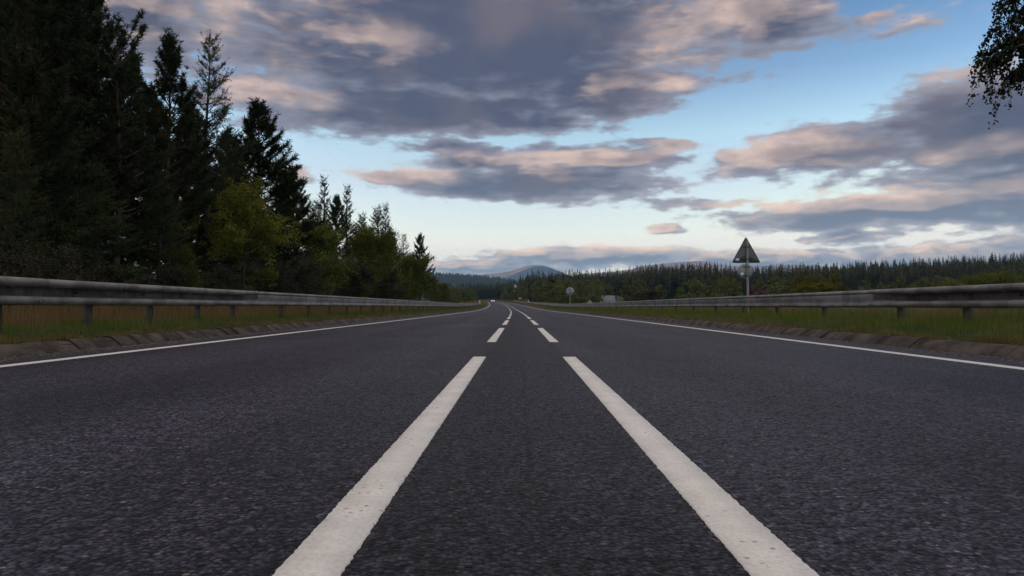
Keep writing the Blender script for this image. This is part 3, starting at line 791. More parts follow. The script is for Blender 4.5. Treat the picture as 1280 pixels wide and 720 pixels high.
def far_broad(seed, h=8, rad=3.0, n=26, k=34, size=0.42):
    rr = np.random.default_rng(seed)
    tr = MB(); tr.tube([(0, 0, -0.5), (0.1, 0, h*0.3), (0, 0.1, h*0.7)], [0.2, 0.15, 0.05], 6)
    C = []; 
    for i in range(n):
        t = rr.random(); az = i*2.4; r = rad*0.75*math.sin(np.pi*min(1, 0.2 + 0.75*t))*rr.uniform(0.4, 1.05)
        C.append([math.cos(az)*r, math.sin(az)*r, h*(0.16 + 0.72*t)])
        tr.tube([(0.05, 0, h*(0.12 + 0.45*t)), tuple(np.array(C[-1])*[0.8, 0.8, 1.0])], [0.05, 0.02], 4, cap=False)
    v, q = leaves(np.array(C), rr.uniform(0.22, 0.38, n)*rad, k, size, rr, 0.8)
    return tr, v, q
FC = []; FB = []
for s in range(5):
    tr, v, q = far_conifer(100 + s, rad=2.0 + 0.25*s)
    FC.append((tr.mesh('far_trunk', [M['bark_dark']]), mesh_np('far_crown', v, q, [M['far_conifer']]), v, q))
for s in range(5):
    tr, v, q = far_broad(200 + s, rad=2.7 + 0.25*s)
    FB.append((tr.mesh('far_trunk', [M['bark_dark']]), mesh_np('far_crown', v, q, [M['far_broad']]), v, q))

FR = np.random.default_rng(77)
def scatter_line(n, px0, px1, y0, y1, min_u=15):
    out = []
    while len(out) < n:
        px = FR.uniform(px0, px1); Y = FR.uniform(y0, y1)
        X = (px - VX)/F*Y
        if abs(X - float(cx(Y))) < min_u: continue
        if any((X-a)**2 + (Y-b)**2 < 5.0 for a, b in out): continue
        out.append((X, Y))
    return out
HOUSES = [(37.5, 305.0, 10.0), (25.3, 262.0, 5.5), (-3.4, 525.0, 8.0)]
def clear(X, Y):     # keep the houses and the lines of sight to them free
    for hx, hy, r in HOUSES:
        if hy < 500:
            if (X - hx)**2 + (Y - hy)**2 < r*r: return False
            if Y < hy and abs(X - hx*Y/hy) < 4.6: return False
        else:
            if (X - hx)**2 + (Y - hy)**2 < r*r: return False
    return True
# olive broadleaf band between road and plantation
band = scatter_line(62, 668, 1310, 185, 300) + scatter_line(34, 640, 760, 240, 400, 13)
band = [p for p in band if clear(*p)]
for i, (X, Y) in enumerate(band):
    k = i % 5; z = float(land(X, Y)); top = FR.uniform(343, 360)
    h = np.clip(zpix(top, Y) - z, 3.5, 11.5)
    plant('broadleaf_tree', FB[k][:2], (X, Y, z), h/7.6, FR.uniform(0, 6.28), 'olive broadleaf tree in the band below the right-hand plantation', 'tree', 'olive broadleaf trees below the plantation', wid=h/7.6*FR.uniform(0.95, 1.3))
# left slope at the end of the road
leftband = []
for (X, Y) in scatter_line(60, 548, 640, 230, 480, 12):
    if X < float(cx(Y)): leftband.append((X, Y))
for i, (X, Y) in enumerate(leftband[:34]):
    k = i % 5; z = float(land(X, Y)); h = FR.uniform(4.5, 8.0)
    plant('broadleaf_tree', FB[k][:2], (X, Y, z), h/7.6, FR.uniform(0, 6.28), 'olive broadleaf tree on the left slope where the road bends away', 'tree', 'broadleaf trees at the left bend', wid=h/7.6*1.15)
# plantation: the nearest conifers one by one, those behind as one mass
near, back = [], []
def try_point(X, Y):
    return abs(X - float(cx(Y))) > 22
row = []
for Y0 in np.arange(330, 700, 5.0):
    xs = np.arange(-0.13*Y0, 0.80*Y0, 3.2)
    for x in xs:
        X = x + FR.normal(0, 1.0); Y = Y0 + FR.normal(0, 1.6)
        Rr = math.hypot(X, Y)
        if Rr < 400 + 25*math.sin(X*0.05): continue
        if X < 70 and Rr < 470 + 0.0*X: continue
        if not try_point(X, Y) or not clear(X, Y): continue
        if X < float(cx(Y)) and FR.random() < 0.35: continue
        if X < -20 and Y < 610 and X > -75: continue      # open grassy slope beside the bend
        row.append((X, Y))
row.sort(key=lambda p: math.hypot(*p))
near, back = row[:290], row[290:]
for i, (X, Y) in enumerate(near):
    k = int(FR.integers(5)); z = float(land(X, Y)); h = FR.uniform(9.0, 15.5)*(1.22 if 0 < X < 110 else 1.0)
    plant('conifer_tree', FC[k][:2], (X, Y, z), h/13, FR.uniform(0, 6.28), 'dark conifer in the front rows of the plantation beyond the right verge', 'tree', 'conifers in the front rows of the plantation')
b = MB()
for (X, Y) in back:
    k = int(FR.integers(5)); v, q = FC[k][2], FC[k][3]
    z = float(land(X, Y)); s = FR.uniform(9.5, 16.0)/13*(1.22 if 0 < X < 110 else 1.0); a = FR.uniform(0, 6.28); c, n = math.cos(a), math.sin(a)
    b.add(np.stack([(v[:, 0]*c - v[:, 1]*n)*s + X, (v[:, 0]*n + v[:, 1]*c)*s + Y, v[:, 2]*s + z], 1), q=q)
tag(b.build('forest', M['far_conifer']), 'dense dark conifer plantation covering the slope on the right', 'forest', kind='stuff')
# a few taller trees that break the skyline beside the blue mountain
for px, top, Y, k, lab in ((662, 344, 330, 0, 'tall round-topped conifer standing out beside the foot of the blue mountain'), (671, 346, 350, 1, 'shorter conifer just right of the round-topped one'),
                           (690, 338, 360, 2, 'tall pointed conifer in front of the right flank of the blue mountain'), (722, 336, 390, 3, 'tall conifer at the left end of the plantation skyline'),
                           (704, 340, 380, 4, 'conifer between the two tall ones right of the blue mountain')):
    X, Y, z = at(px, Y); h = zpix(top, Y) - z
    plant('conifer_tree', FC[k][:2], (X, Y, z), h/13.2, 0.7*k, lab, 'tree', wid=h/13.2*1.25)
for px, top, Y, k, lab in ((643.8, 359.5, 404, 0, 'rounded olive tree at the bend, hiding the foot of the white house'), (647, 360, 400, 1, 'olive tree at the bend right below the white gable'),
                           (652, 352, 412, 2, 'taller olive tree just right of the white gable'), (637, 354, 416, 3, 'olive tree just left of the white gable'), (645.6, 359.2, 394, 2, 'narrow olive tree straight below the white gable'),
                           (632, 362, 398, 4, 'low olive tree by the road end, left of the small board sign')):
    X, Y, z = at(px, Y); h = zpix(top, Y) - z
    plant('broadleaf_tree', FB[k][:2], (X, Y, z), h/7.6, 1.1*k, lab, 'tree', wid=h/7.6*1.15)
# shrubs nearer to the right barrier
def right_bush(kind, px, top, Y, lab, wf=1.2):
    X, Y, z = at(px, Y); h = zpix(top, Y) - z
    plant('shrub', T[kind], (X, Y, z - 0.05), h/TH[kind], rnd.uniform(0, 6.28), lab, 'shrub', wid=h/TH[kind]*wf)
right_bush('bush_bright', 1030, 343, 70, 'large bright green bush standing alone behind the right crash barrier', 1.35)
right_bush('bush_bright', 1012, 352, 64, 'smaller bright green bush at the left foot of the large one', 1.5)
right_bush('bush', 1246, 340, 62, 'olive bush above the right crash barrier near the picture edge', 1.6)
right_bush('bush', 1275, 336, 58, 'olive bush at the right picture edge, behind the crash barrier', 1.5)
right_bush('bush', 1205, 349, 75, 'low olive bush left of the two bushes at the right picture edge', 1.8)
right_bush('heath', 800, 362, 150, 'dark rounded bush right of the slate roof', 1.6)
right_bush('bush_bright', 722, 371, 190, 'low bright bush right of the round sign', 1.6)

# ------------------------------------------------------------------ birch whose twigs hang into the top right corner
def birch():
    rr = np.random.default_rng(21)
    tr = MB(); wood = MB()
    H = 9.0
    ss = np.linspace(0, 1, 9)[:, None]
    tp = np.array([0.25, 0.2, H*0.9])*ss + np.array([0.12, 0.05, 0])*np.sin(ss*5)
    tp[0, 2] = -0.4
    tr.tube(tp, 0.11*(1 - 0.92*ss[:, 0]) + 0.008, 10)
    S, E = [], []
    for i in range(88):
        s = 0.50 + 0.48*rr.random()
        idx = min(s*8, 7.99); i0 = int(idx); P = tp[i0]*(1-(idx-i0)) + tp[i0+1]*(idx-i0)
        tt = (s - 0.50)/0.48
        az = i*2.4 + rr.normal(0, 0.3); L = 3.0*(1 - 0.75*tt)*rr.uniform(0.7, 1.1)
        el = 0.45 + 0.4*tt
        q = np.linspace(0, 1, 6)[:, None]; d = np.array([math.cos(az), math.sin(az), 0])
        pts = P + d*q*L*math.cos(el) + np.array([0, 0, 1.])*(q*L*math.sin(el) - q*q*L*0.55) + np.cumsum(rr.normal(0, 0.02*L, (6, 3)), 0)*q
        wood.tube(pts, np.linspace(0.030*(1-tt)+0.008, 0.004, 6), 5, cap=False)
        for j in range(40):
            f = rr.uniform(0.25, 1.0); ii = min(f*5, 4.99); a0 = int(ii); A = pts[a0]*(1-(ii-a0)) + pts[a0+1]*(ii-a0)
            l2 = rr.uniform(0.25, 0.8)
            dd = unit(d*0.5 + rr.normal(0, 0.5, 3))*0.55*l2
            g = np.linspace(0, 1, 4)[:, None]
            tw = A + dd*g + np.array([0, 0, -1.])*g*g*l2*0.75
            wood.tube(tw, np.linspace(0.005, 0.002, 4), 3, cap=False)
            S.append(tw[0]); E.append(tw)
    TW = np.array(E)
    n = len(TW); k = 46
    f = rr.random((n, k))*2.999; a0 = f.astype(int); fr = (f - a0)[..., None]
    ix = np.arange(n)[:, None]
    p = (TW[ix, a0]*(1-fr) + TW[ix, a0+1]*fr).reshape(-1, 3) + rr.normal(0, 0.03, (n*k, 3))
    a = unit(rr.normal(0, 0.7, (n*k, 3)) + np.array([0, 0, -0.8])); b2 = unit(np.cross(a, rr.normal(0, 1, (n*k, 3))))
    sz = 0.044*rr.uniform(0.6, 1.3, (n*k, 1))
    v = np.stack([p - a*sz*0.6, p + b2*sz*0.45, p + a*sz*0.65, p - b2*sz*0.45], 1).reshape(-1, 3)
    return tr, wood, v, np.arange(n*k)[:, None]*4 + np.array([[0, 1, 2, 3]])
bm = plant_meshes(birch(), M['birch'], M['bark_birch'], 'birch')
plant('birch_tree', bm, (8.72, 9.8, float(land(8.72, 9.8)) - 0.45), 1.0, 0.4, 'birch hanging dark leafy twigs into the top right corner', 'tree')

# ------------------------------------------------------------------ signs and posts
def round_poly(pts, r, n=5):
    pts = np.asarray(pts, float); out = []
    for i in range(len(pts)):
        p, a, b = pts[i], pts[i-1], pts[(i+1) % len(pts)]
        d1, d2 = unit(a-p), unit(b-p)
        half = math.acos(np.clip(d1@d2, -1, 1))/2; tl = r/math.tan(half)
        c = p + unit(d1 + d2)*r/math.sin(half)
        s, e = p + d1*tl - c, p + d2*tl - c
        for k in range(n+1):
            v = s*(1-k/n) + e*(k/n); out.append(c + unit(v)*r)
    return np.array(out)
Ys = 23.6; Xs = (932.6 - VX)/F*Ys; zg = float(land(Xs, Ys))
sg = empty('warning_sign', (Xs, Ys, zg), 0.0)
tag(sg, 'grey back of a triangular warning sign with a small round plate on a galvanised pole', 'road sign')
zb, zt = zpix(328.6, Ys) - zg, zpix(296.6, Ys) - zg
w = 36.0/F*Ys/2
po = MB(); po.tube([(0.03, 0, -0.4), (0.03, 0, zt - 0.10)], 0.038, 14); po.build('pole', M['pole'], sg, smooth=True)
tri = round_poly([(-w, zb), (w, zb), (0, zt + 0.02)], 0.035)
pl = MB(); pl.prism(tri, 0.050, 0.054); plate = pl.build('triangular_plate', M['sign_back'], sg)
rim = MB()
loop = np.c_[tri[:, 0], np.full(len(tri), 0.049), tri[:, 1]]; loop = np.vstack([loop, loop[:1]])
rim.tube(loop, 0.006, 5, cap=False); rim.build('rim', M['sign_back'], plate)
fc = MB(); fc.prism(tri*0.985 + np.array([0, 0.015*zb]), 0.055, 0.057); fc.build('sign_face', M['red'], plate)
lb = MB(); lb.box((-w*0.60, 0.0475, zb + 0.10), (0.11, 0.003, 0.08)); lb.build('sticker', M['white'], plate)
zc = zpix(339.0, Ys) - zg; rc = 18.8/F*Ys/2
ci = MB(); th = np.linspace(0, 2*np.pi, 40, endpoint=False)
ci.prism(np.c_[np.cos(th)*rc - 0.03, np.sin(th)*rc + zc], 0.050, 0.054); disc = ci.build('round_plate', M['sign_back_pale'], sg)
lb = MB(); lb.box((-0.13, 0.0475, zc - 0.10), (0.10, 0.003, 0.10)); lb.build('sticker', M['white'], disc)
for zz, pr in ((zb + 0.12, plate), (zb + 0.52, plate), (zc + 0.14, disc), (zc - 0.16, disc)):
    br = MB(); ww = 0.36 if pr is plate and zz < zb + 0.3 else 0.24
    br.box((0.0, 0.046, zz), (ww, 0.006, 0.03)); br.box((0.03, -0.002, zz), (0.092, 0.088, 0.026))
    br.build('bracket', M['steel_dull'], pr)

Yr = 92.0; Xr = (712.5 - VX)/F*Yr; zg = float(land(Xr, Yr))
sr = empty('round_sign', (Xr, Yr, zg)); tag(sr, 'pale back of a large round sign on a single pole above the far crash barrier', 'road sign')
zc = zpix(364.2, Yr) - zg; rc = 10.2/F*Yr/2
po = MB(); po.tube([(0, 0, -0.4), (0, 0, zc + rc*0.8)], 0.05, 12); po.build('pole', M['pole'], sr, smooth=True)
ci = MB(); ci.prism(np.c_[np.cos(th)*rc, np.sin(th)*rc + zc], 0.060, 0.066); disc = ci.build('round_plate', M['sign_back_pale'], sr)
for dz_ in (0.26, -0.26):
    br = MB(); br.box((0, 0.055, zc + dz_), (0.5, 0.008, 0.045)); br.build('bracket', M['steel_dull'], disc)
lb = MB(); lb.box((-0.24, 0.056, zc - 0.18), (0.13, 0.004, 0.12)); lb.build('sticker', M['white'], disc)

Yq = 300.0; Xq = (650.2 - VX)/F*Yq; zg = float(land(Xq, Yq))
sq = empty('board_sign', (Xq, Yq, zg)); tag(sq, 'small pale rectangular sign on a short post far down the right verge', 'road sign')
zc = zpix(373.2, Yq) - zg
po = MB(); po.tube([(0, 0, -0.4), (0, 0, zc + 0.2)], 0.07, 8); po.build('pole', M['steel_dull'], sq)
bd = MB(); bd.prism(round_poly([(-0.68, zc-0.45), (0.68, zc-0.45), (0.68, zc+0.45), (-0.68, zc+0.45)], 0.06, 3), 0.08, 0.10); bd.build('board', M['sign_back_pale'], sq)

def marker(px, Y, h, label):
    X, Y, z = at(px, Y)
    g = empty('marker_post', (X, Y, z)); tag(g, label, 'marker post')
    a = MB(); a.box((0, 0, h/2), (0.26, 0.12, h), taper=0.8); a.build('post', M['white'], g)
    a = MB(); a.box((0, -0.07, h*0.8), (0.10, 0.01, 0.14)); a.build('reflector', M['red'], g)
marker(660.5, 225, 1.05, 'short white marker post near the far end of the right barrier')
marker(599.5, 176, 1.15, 'short white marker post at the far end of the left barrier')

# ------------------------------------------------------------------ rosebay willowherb behind the sign
def fireweed(px, Y, top, label, seed):
    rr = np.random.default_rng(seed); X, Y, z = at(px, Y); h = zpix(top, Y) - z
    g = empty('fireweed', (X, Y, z)); tag(g, label, 'wild flower', 'fireweed beside the triangular sign')
    st = MB(); lf = []; fl = []
    for k in range(4):
        a = rr.uniform(0, 6.28); d = rr.uniform(0, 0.10); hh = h*rr.uniform(0.72, 1.0)
        p0 = np.array([math.cos(a)*d, math.sin(a)*d, 0]); p1 = p0*1.6 + [rr.normal(0, 0.05), 0, hh]
        st.tube([p0, p0*0.4 + p1*0.6, p1], [0.008, 0.006, 0.003], 5)
        for s in rr.uniform(0.15, 0.66, 34): lf.append(p0*(1-s) + p1*s)
        for s in rr.uniform(0.62, 1.0, 60): fl.append(np.append(p0*(1-s) + p1*s, 0.065*(1.25 - s)*1.6))
    st.build('stem', M['heath'], g)
    v, q = leaves(np.array(lf), np.full(len(lf), 0.09), 2, 0.12, rr); obj('foliage', mesh_np('fireweed_leaves', v, q, [M['shrub']]), g)
    fl = np.array(fl); v, q = leaves(fl[:, :3], fl[:, 3], 3, 0.045, rr); obj('flower_spike', mesh_np('fireweed_flowers', v, q, [M['pink']]), g)
fireweed(942, 26.5, 349, 'taller pink fireweed clump just right of the sign pole', 1)
fireweed(951, 27.5, 356, 'shorter pink fireweed clump right of the taller clump', 2)

# ------------------------------------------------------------------ houses
def house(name, loc, rz, L, W, eave, ridge, wall, roofm, label, cat, windows=True, chimney=True):
    g = empty(name, loc, rz); tag(g, label, cat)
    b = MB(); x, y = L/2, W/2
    v = [[-x,-y,-1],[x,-y,-1],[x,y,-1],[-x,y,-1],[-x,-y,eave],[x,-y,eave],[x,y,eave],[-x,y,eave],[-x,0,ridge-0.12],[x,0,ridge-0.12]]
    b.add(v, q=[[0,1,5,4],[2,3,7,6],[1,2,6,5],[3,0,4,7]], t=[[5,6,9],[7,4,8]]); b.build('wall', wall, g)
    r = MB(); o = 0.3; dz = (ridge-eave)/y*o
    for s in (-1, 1):
        p = np.array([[-x-o, s*(y+o), eave-dz],[x+o, s*(y+o), eave-dz],[x+o, 0, ridge],[-x-o, 0, ridge]])
        vv = np.vstack([p, p - [0, 0, 0.11]])
        r.add(vv, q=[[0,1,2,3],[7,6,5,4],[0,4,5,1],[1,5,6,2],[2,6,7,3],[3,7,4,0]])
    rf = r.build('roof', roofm, g)
    if chimney:
        c = MB(); c.box((x-0.5, 0, ridge+0.2), (0.7, 0.9, 1.3)); c.build('chimney', wall, rf)
    if windows:
        for wx in (-L*0.28, L*0.28):
            f = MB(); f.box((wx, -y-0.02, eave*0.55), (1.0, 0.06, 1.1)); fr = f.build('window', M['white'], g)
            f = MB(); f.box((wx, -y-0.056, eave*0.55), (0.84, 0.012, 0.94)); f.build('pane', M['glass_dark'], fr)
        f = MB(); f.box((0, -y-0.02, 1.0), (0.95, 0.06, 2.0)); f.build('door', M['bark_dark'], g)
X, Y, z = at(759.5, 305); house('cottage', (X, Y, 0.1), R(8), 5.2, 5.6, zpix(377.6, 305)-0.1, zpix(369.2, 305)-0.1, M['render_white'], M['slate'], 'cottage with a grey slate roof showing above the right crash barrier', 'house', chimney=False)
X, Y, z = at(737, 262); house('shed', (X, Y, 0.1), R(80), 3.2, 2.6, zpix(380.2, 262)-0.1, zpix(374.6, 262)-0.1, M['render_cream'], M['slate'], 'small cream gabled shed left of the slate-roofed cottage', 'shed', windows=False, chimney=False)
X, Y, z = at(644.3, 440); zz = float(land(X, Y)); house('white_house', (X, Y, zz), R(90), 6.0, 1.9, zpix(357.5, 440)-zz, zpix(355.0, 440)-zz, M['render_white'], M['slate'], 'white gable of a house peeping out of the trees beyond the bend', 'house', windows=False, chimney=False)

# ------------------------------------------------------------------ distant car
def car(px, Y, label):
    X = (px - VX)/F*Y; z = float(zr(Y)) - 0.01
    g = empty('car', (X, Y, z), math.atan(0.048)); tag(g, label, 'car')
    prof_b = [(-2.0, 0.30), (-2.05, 0.62), (-1.95, 0.80), (-0.95, 0.92), (1.7, 0.98), (2.0, 0.90), (2.05, 0.5), (2.0, 0.30)]
    prof_c = [(-0.95, 0.90), (-0.35, 1.42), (0.2, 1.50), (1.1, 1.47), (1.7, 0.96)]
    def body(prof, w0, w1):
        b = MB(); p = np.array(prof); n = len(p); zmin, zmax = p[:, 1].min(), p[:, 1].max()
        ww = w0 + (w1-w0)*(p[:, 1]-zmin)/(zmax-zmin)
        v = np.vstack([np.c_[-ww, p[:, 0], p[:, 1]], np.c_[ww, p[:, 0], p[:, 1]], [[-w0, p[:, 0].mean(), p[:, 1].mean()], [w0, p[:, 0].mean(), p[:, 1].mean()]]])
        q = [[i, n+i, n+(i+1) % n, (i+1) % n] for i in range(n)]
        t = [[2*n, i, (i+1) % n] for i in range(n)] + [[2*n+1, n+(i+1) % n, n+i] for i in range(n)]
        return b.add(v, q=q, t=t)
    body(prof_b, 0.86, 0.82).build('body', M['car_paint'], g)
    body(prof_c, 0.78, 0.60).build('cabin', M['glass_dark'], g)
    r = MB(); r.box((0, 0.45, 1.50), (1.15, 1.3, 0.05)); r.build('roof', M['car_paint'], g)
    for sx in (-1, 1):
        for sy in (-1.3, 1.3):
            w = MB(); w.tube([(sx*0.70, sy, 0.32), (sx*0.88, sy, 0.32)], 0.32, 16); w.build('wheel', M['tyre'], g)
        l = MB(); l.prism(np.c_[np.cos(th)*0.17 + sx*0.60, np.sin(th)*0.13 + 0.66], -2.09, -1.98); l.build('headlight', M['lamp'], g)
    b = MB(); b.box((0, -2.055, 0.45), (0.52, 0.02, 0.11)); b.build('number_plate', M['white'], g)
car(616.2, 395, 'small lilac car with its headlights on, far down the road')

# ------------------------------------------------------------------ far hills
def hill(name, Y, prof, m, depth, seed, rough=0.03, base=-40, back=0.9):
    """prof: photograph skyline points (px, py) turned into a ridge of real width, height and depth at distance Y."""
    rr = np.random.default_rng(seed)
    prof = np.array(prof, float)
    X = np.linspace((prof[0, 0]-VX)/F*Y, (prof[-1, 0]-VX)/F*Y, 140)
    H = np.interp(X, (prof[:, 0]-VX)/F*Y, CAM_Z + (VY - prof[:, 1])/F*Y)
    k = np.ones(5)/5; H = np.convolve(np.pad(H, 2, mode='edge'), k, 'valid')
    D = np.linspace(-1, 1, 60)
    ph = rr.uniform(0, 6.28, 12)
    XX, DD = np.meshgrid(X, D, indexing='ij')
    span = X[-1] - X[0]
    fold = sum(np.sin(XX/span*(9 + 7*i) + DD*(2.5 + i)*1.7 + ph[i])/(1 + 0.6*i) for i in range(6))
    prof_d = (1 - np.abs(DD)**1.25)
    Z = base + (H[:, None] - base)*prof_d*(1 + rough*fold*(np.abs(DD)*(1-np.abs(DD))*4))
    Yg = Y + DD*depth + rough*fold*depth*0.5*(np.abs(DD))
    a, b = Z.shape
    i = np.arange(a-1)[:, None]*b + np.arange(b-1)[None]
    q = np.stack([i, i+b, i+b+1, i+1], -1).reshape(-1, 4)
    o = obj(name, mesh_np(name, np.stack([XX, Yg, Z], -1).reshape(-1, 3), q, [m], smooth=True)); tag(o, kind='structure')
    return X, H
fx, fh = hill('forested_hill', 2400, [(120, 352), (300, 344), (420, 340), (520, 340.5), (560, 343.5), (600, 346.5), (630, 350), (660, 355), (720, 366), (800, 380)], M['hill_forest'], 520, 3)
hill('mountain', 6800, [(560, 383), (600, 362), (622, 351), (640, 343.5), (655, 337), (664, 333.5), (674, 332), (684, 333), (695, 337.5), (712, 345), (740, 355), (800, 380)], M['moor_blue'], 1500, 5, 0.05)
hill('moor', 8300, [(500, 372), (560, 350), (590, 343.5), (620, 341.5), (640, 338.5), (655, 333.0), (666, 331.0), (680, 331.5), (700, 340), (730, 352)], M['moor_pink'], 900, 8, 0.03)
hill('moor', 8000, [(690, 356), (705, 348), (722, 343), (745, 341), (770, 339.5), (790, 336.5), (806, 331.5), (830, 329.5), (852, 327.5), (872, 325.5), (888, 327), (905, 331), (940, 333), (980, 331), (1020, 332), (1060, 336), (1120, 345)], M['moor_pink'], 1300, 9, 0.06)

# trees on the far forested hill: one mass
b = MB(); rr = np.random.default_rng(12)
n = 5200
px = rr.uniform(300, 740, n); dd = rr.uniform(-0.75, 0.10, n)**1.0
bx = (px - VX)/F*2400
hh = np.interp(bx, fx, fh); zz = -40 + (hh + 40)*(1 - np.abs(dd)**1.25) - 2
yy = 2400 + dd*520
hgt = rr.uniform(9, 16, n); r0 = rr.uniform(2.2, 3.8, n)
ang = np.linspace(0, 2*np.pi, 5, endpoint=False)
ring = np.stack([np.cos(ang), np.sin(ang), 0*ang], 1)
V = np.concatenate([np.stack([bx, yy, zz], 1)[:, None] + ring[None]*r0[:, None, None], np.stack([bx, yy, zz + hgt], 1)[:, None]], 1).reshape(-1, 3)
k = np.arange(n)[:, None, None]*6
tri_ = k + np.array([[j, (j+1) % 5, 5] for j in range(5)])[None]
b.add(V, t=tri_.reshape(-1, 3))
tag(b.build('forest', M['hill_conifer']), 'blue-green forest covering the far hill left of the mountain', 'forest', kind='stuff')

# ------------------------------------------------------------------ haze
hz = bpy.data.materials.new('haze'); hz.use_nodes = True
t = NT(hz.node_tree)
vo = t.n('ShaderNodeVolumePrincipled', i={'Color': (0.36, 0.64, 1.0, 1), 'Density': 0.00008, 'Anisotropy': 0.0})
t.link(vo.outputs[0], t.n('ShaderNodeOutputMaterial').inputs['Volume'])
b = MB(); b.box((300, 4300, 270), (9000, 10800, 600)); hzo = b.build('haze', hz); tag(hzo, kind='stuff', label='pale evening haze filling the valley', cat='haze')

# ------------------------------------------------------------------ sun and sky
SUN_AZ, SUN_EL = R(-94), R(2.6)
sd = Vector((math.cos(SUN_EL)*math.sin(SUN_AZ), math.cos(SUN_EL)*math.cos(SUN_AZ), math.sin(SUN_EL)))
sun = bpy.data.lights.new('sun', 'SUN'); sun.energy = 0.6; sun.angle = R(0.5); sun.color = (1.0, 0.62, 0.42)
so = bpy.data.objects.new('sun', sun); COL.objects.link(so); so.rotation_euler = sd.to_track_quat('Z', 'Y').to_euler()

world = bpy.data.worlds.new('World'); scene.world = world; world.use_nodes = True
#SKY_BEGIN
def px2ang(px, py):
    a = math.atan((px - VX)/F); e = math.atan((VY - py)/F*math.cos(a))
    return math.degrees(a), math.degrees(e)
# cloud masses: where in the sky (from photo columns/rows), half sizes in degrees, strength
CL = []
def cloud(px, py, rx, ry, s=1.0):
    a, e = px2ang(px, py); CL.append((a, e, rx/F*57.3*math.cos(math.radians(a))**2, ry/F*57.3, s))
cloud(600, 40, 430, 120, 1.25); cloud(540, 138, 290, 42, 1.1); cloud(940, 10, 125, 70, 1.1); cloud(745, 108, 140, 48, 1.0); cloud(330, 112, 120, 40, 0.6)
cloud(160, -5, 140, 80, 1.0); cloud(600, -190, 800, 170, 1.1); cloud(850, 102, 60, 18, 0.6); cloud(640, 158, 170, 16, 0.7)
cloud(660, 228, 210, 30, 1.15); cloud(760, 202, 155, 22, 0.95); cloud(600, 200, 110, 16, 0.7); cloud(510, 221, 95, 11, 0.8); cloud(560, 182, 70, 12, 0.6)
cloud(1245, 168, 215, 78, 1.3); cloud(1110, 264, 280, 26, 1.15); cloud(1000, 196, 150, 26, 0.85); cloud(1290, 235, 170, 60, 1.3); cloud(1060, 185, 140, 34, 0.7)
cloud(830, 180, 75, 11, 0.7); cloud(860, 254, 110, 10, 0.6); cloud(1420, 200, 200, 100, 1.1); cloud(1105, 18, 90, 14, 0.22); cloud(1200, 228, 190, 20, 0.7)
cloud(829, 286, 30, 8, 0.8); cloud(1065, 297, 68, 13, 0.85); cloud(1252, 301, 50, 9, 0.7); cloud(375, 215, 28, 12, 0.6)
cloud(735, 322, 175, 18, 1.1); cloud(600, 335, 150, 11, 1.0); cloud(950, 326, 180, 17, 1.1); cloud(1180, 325, 270, 21, 1.15); cloud(1400, 322, 200, 20, 1.0)

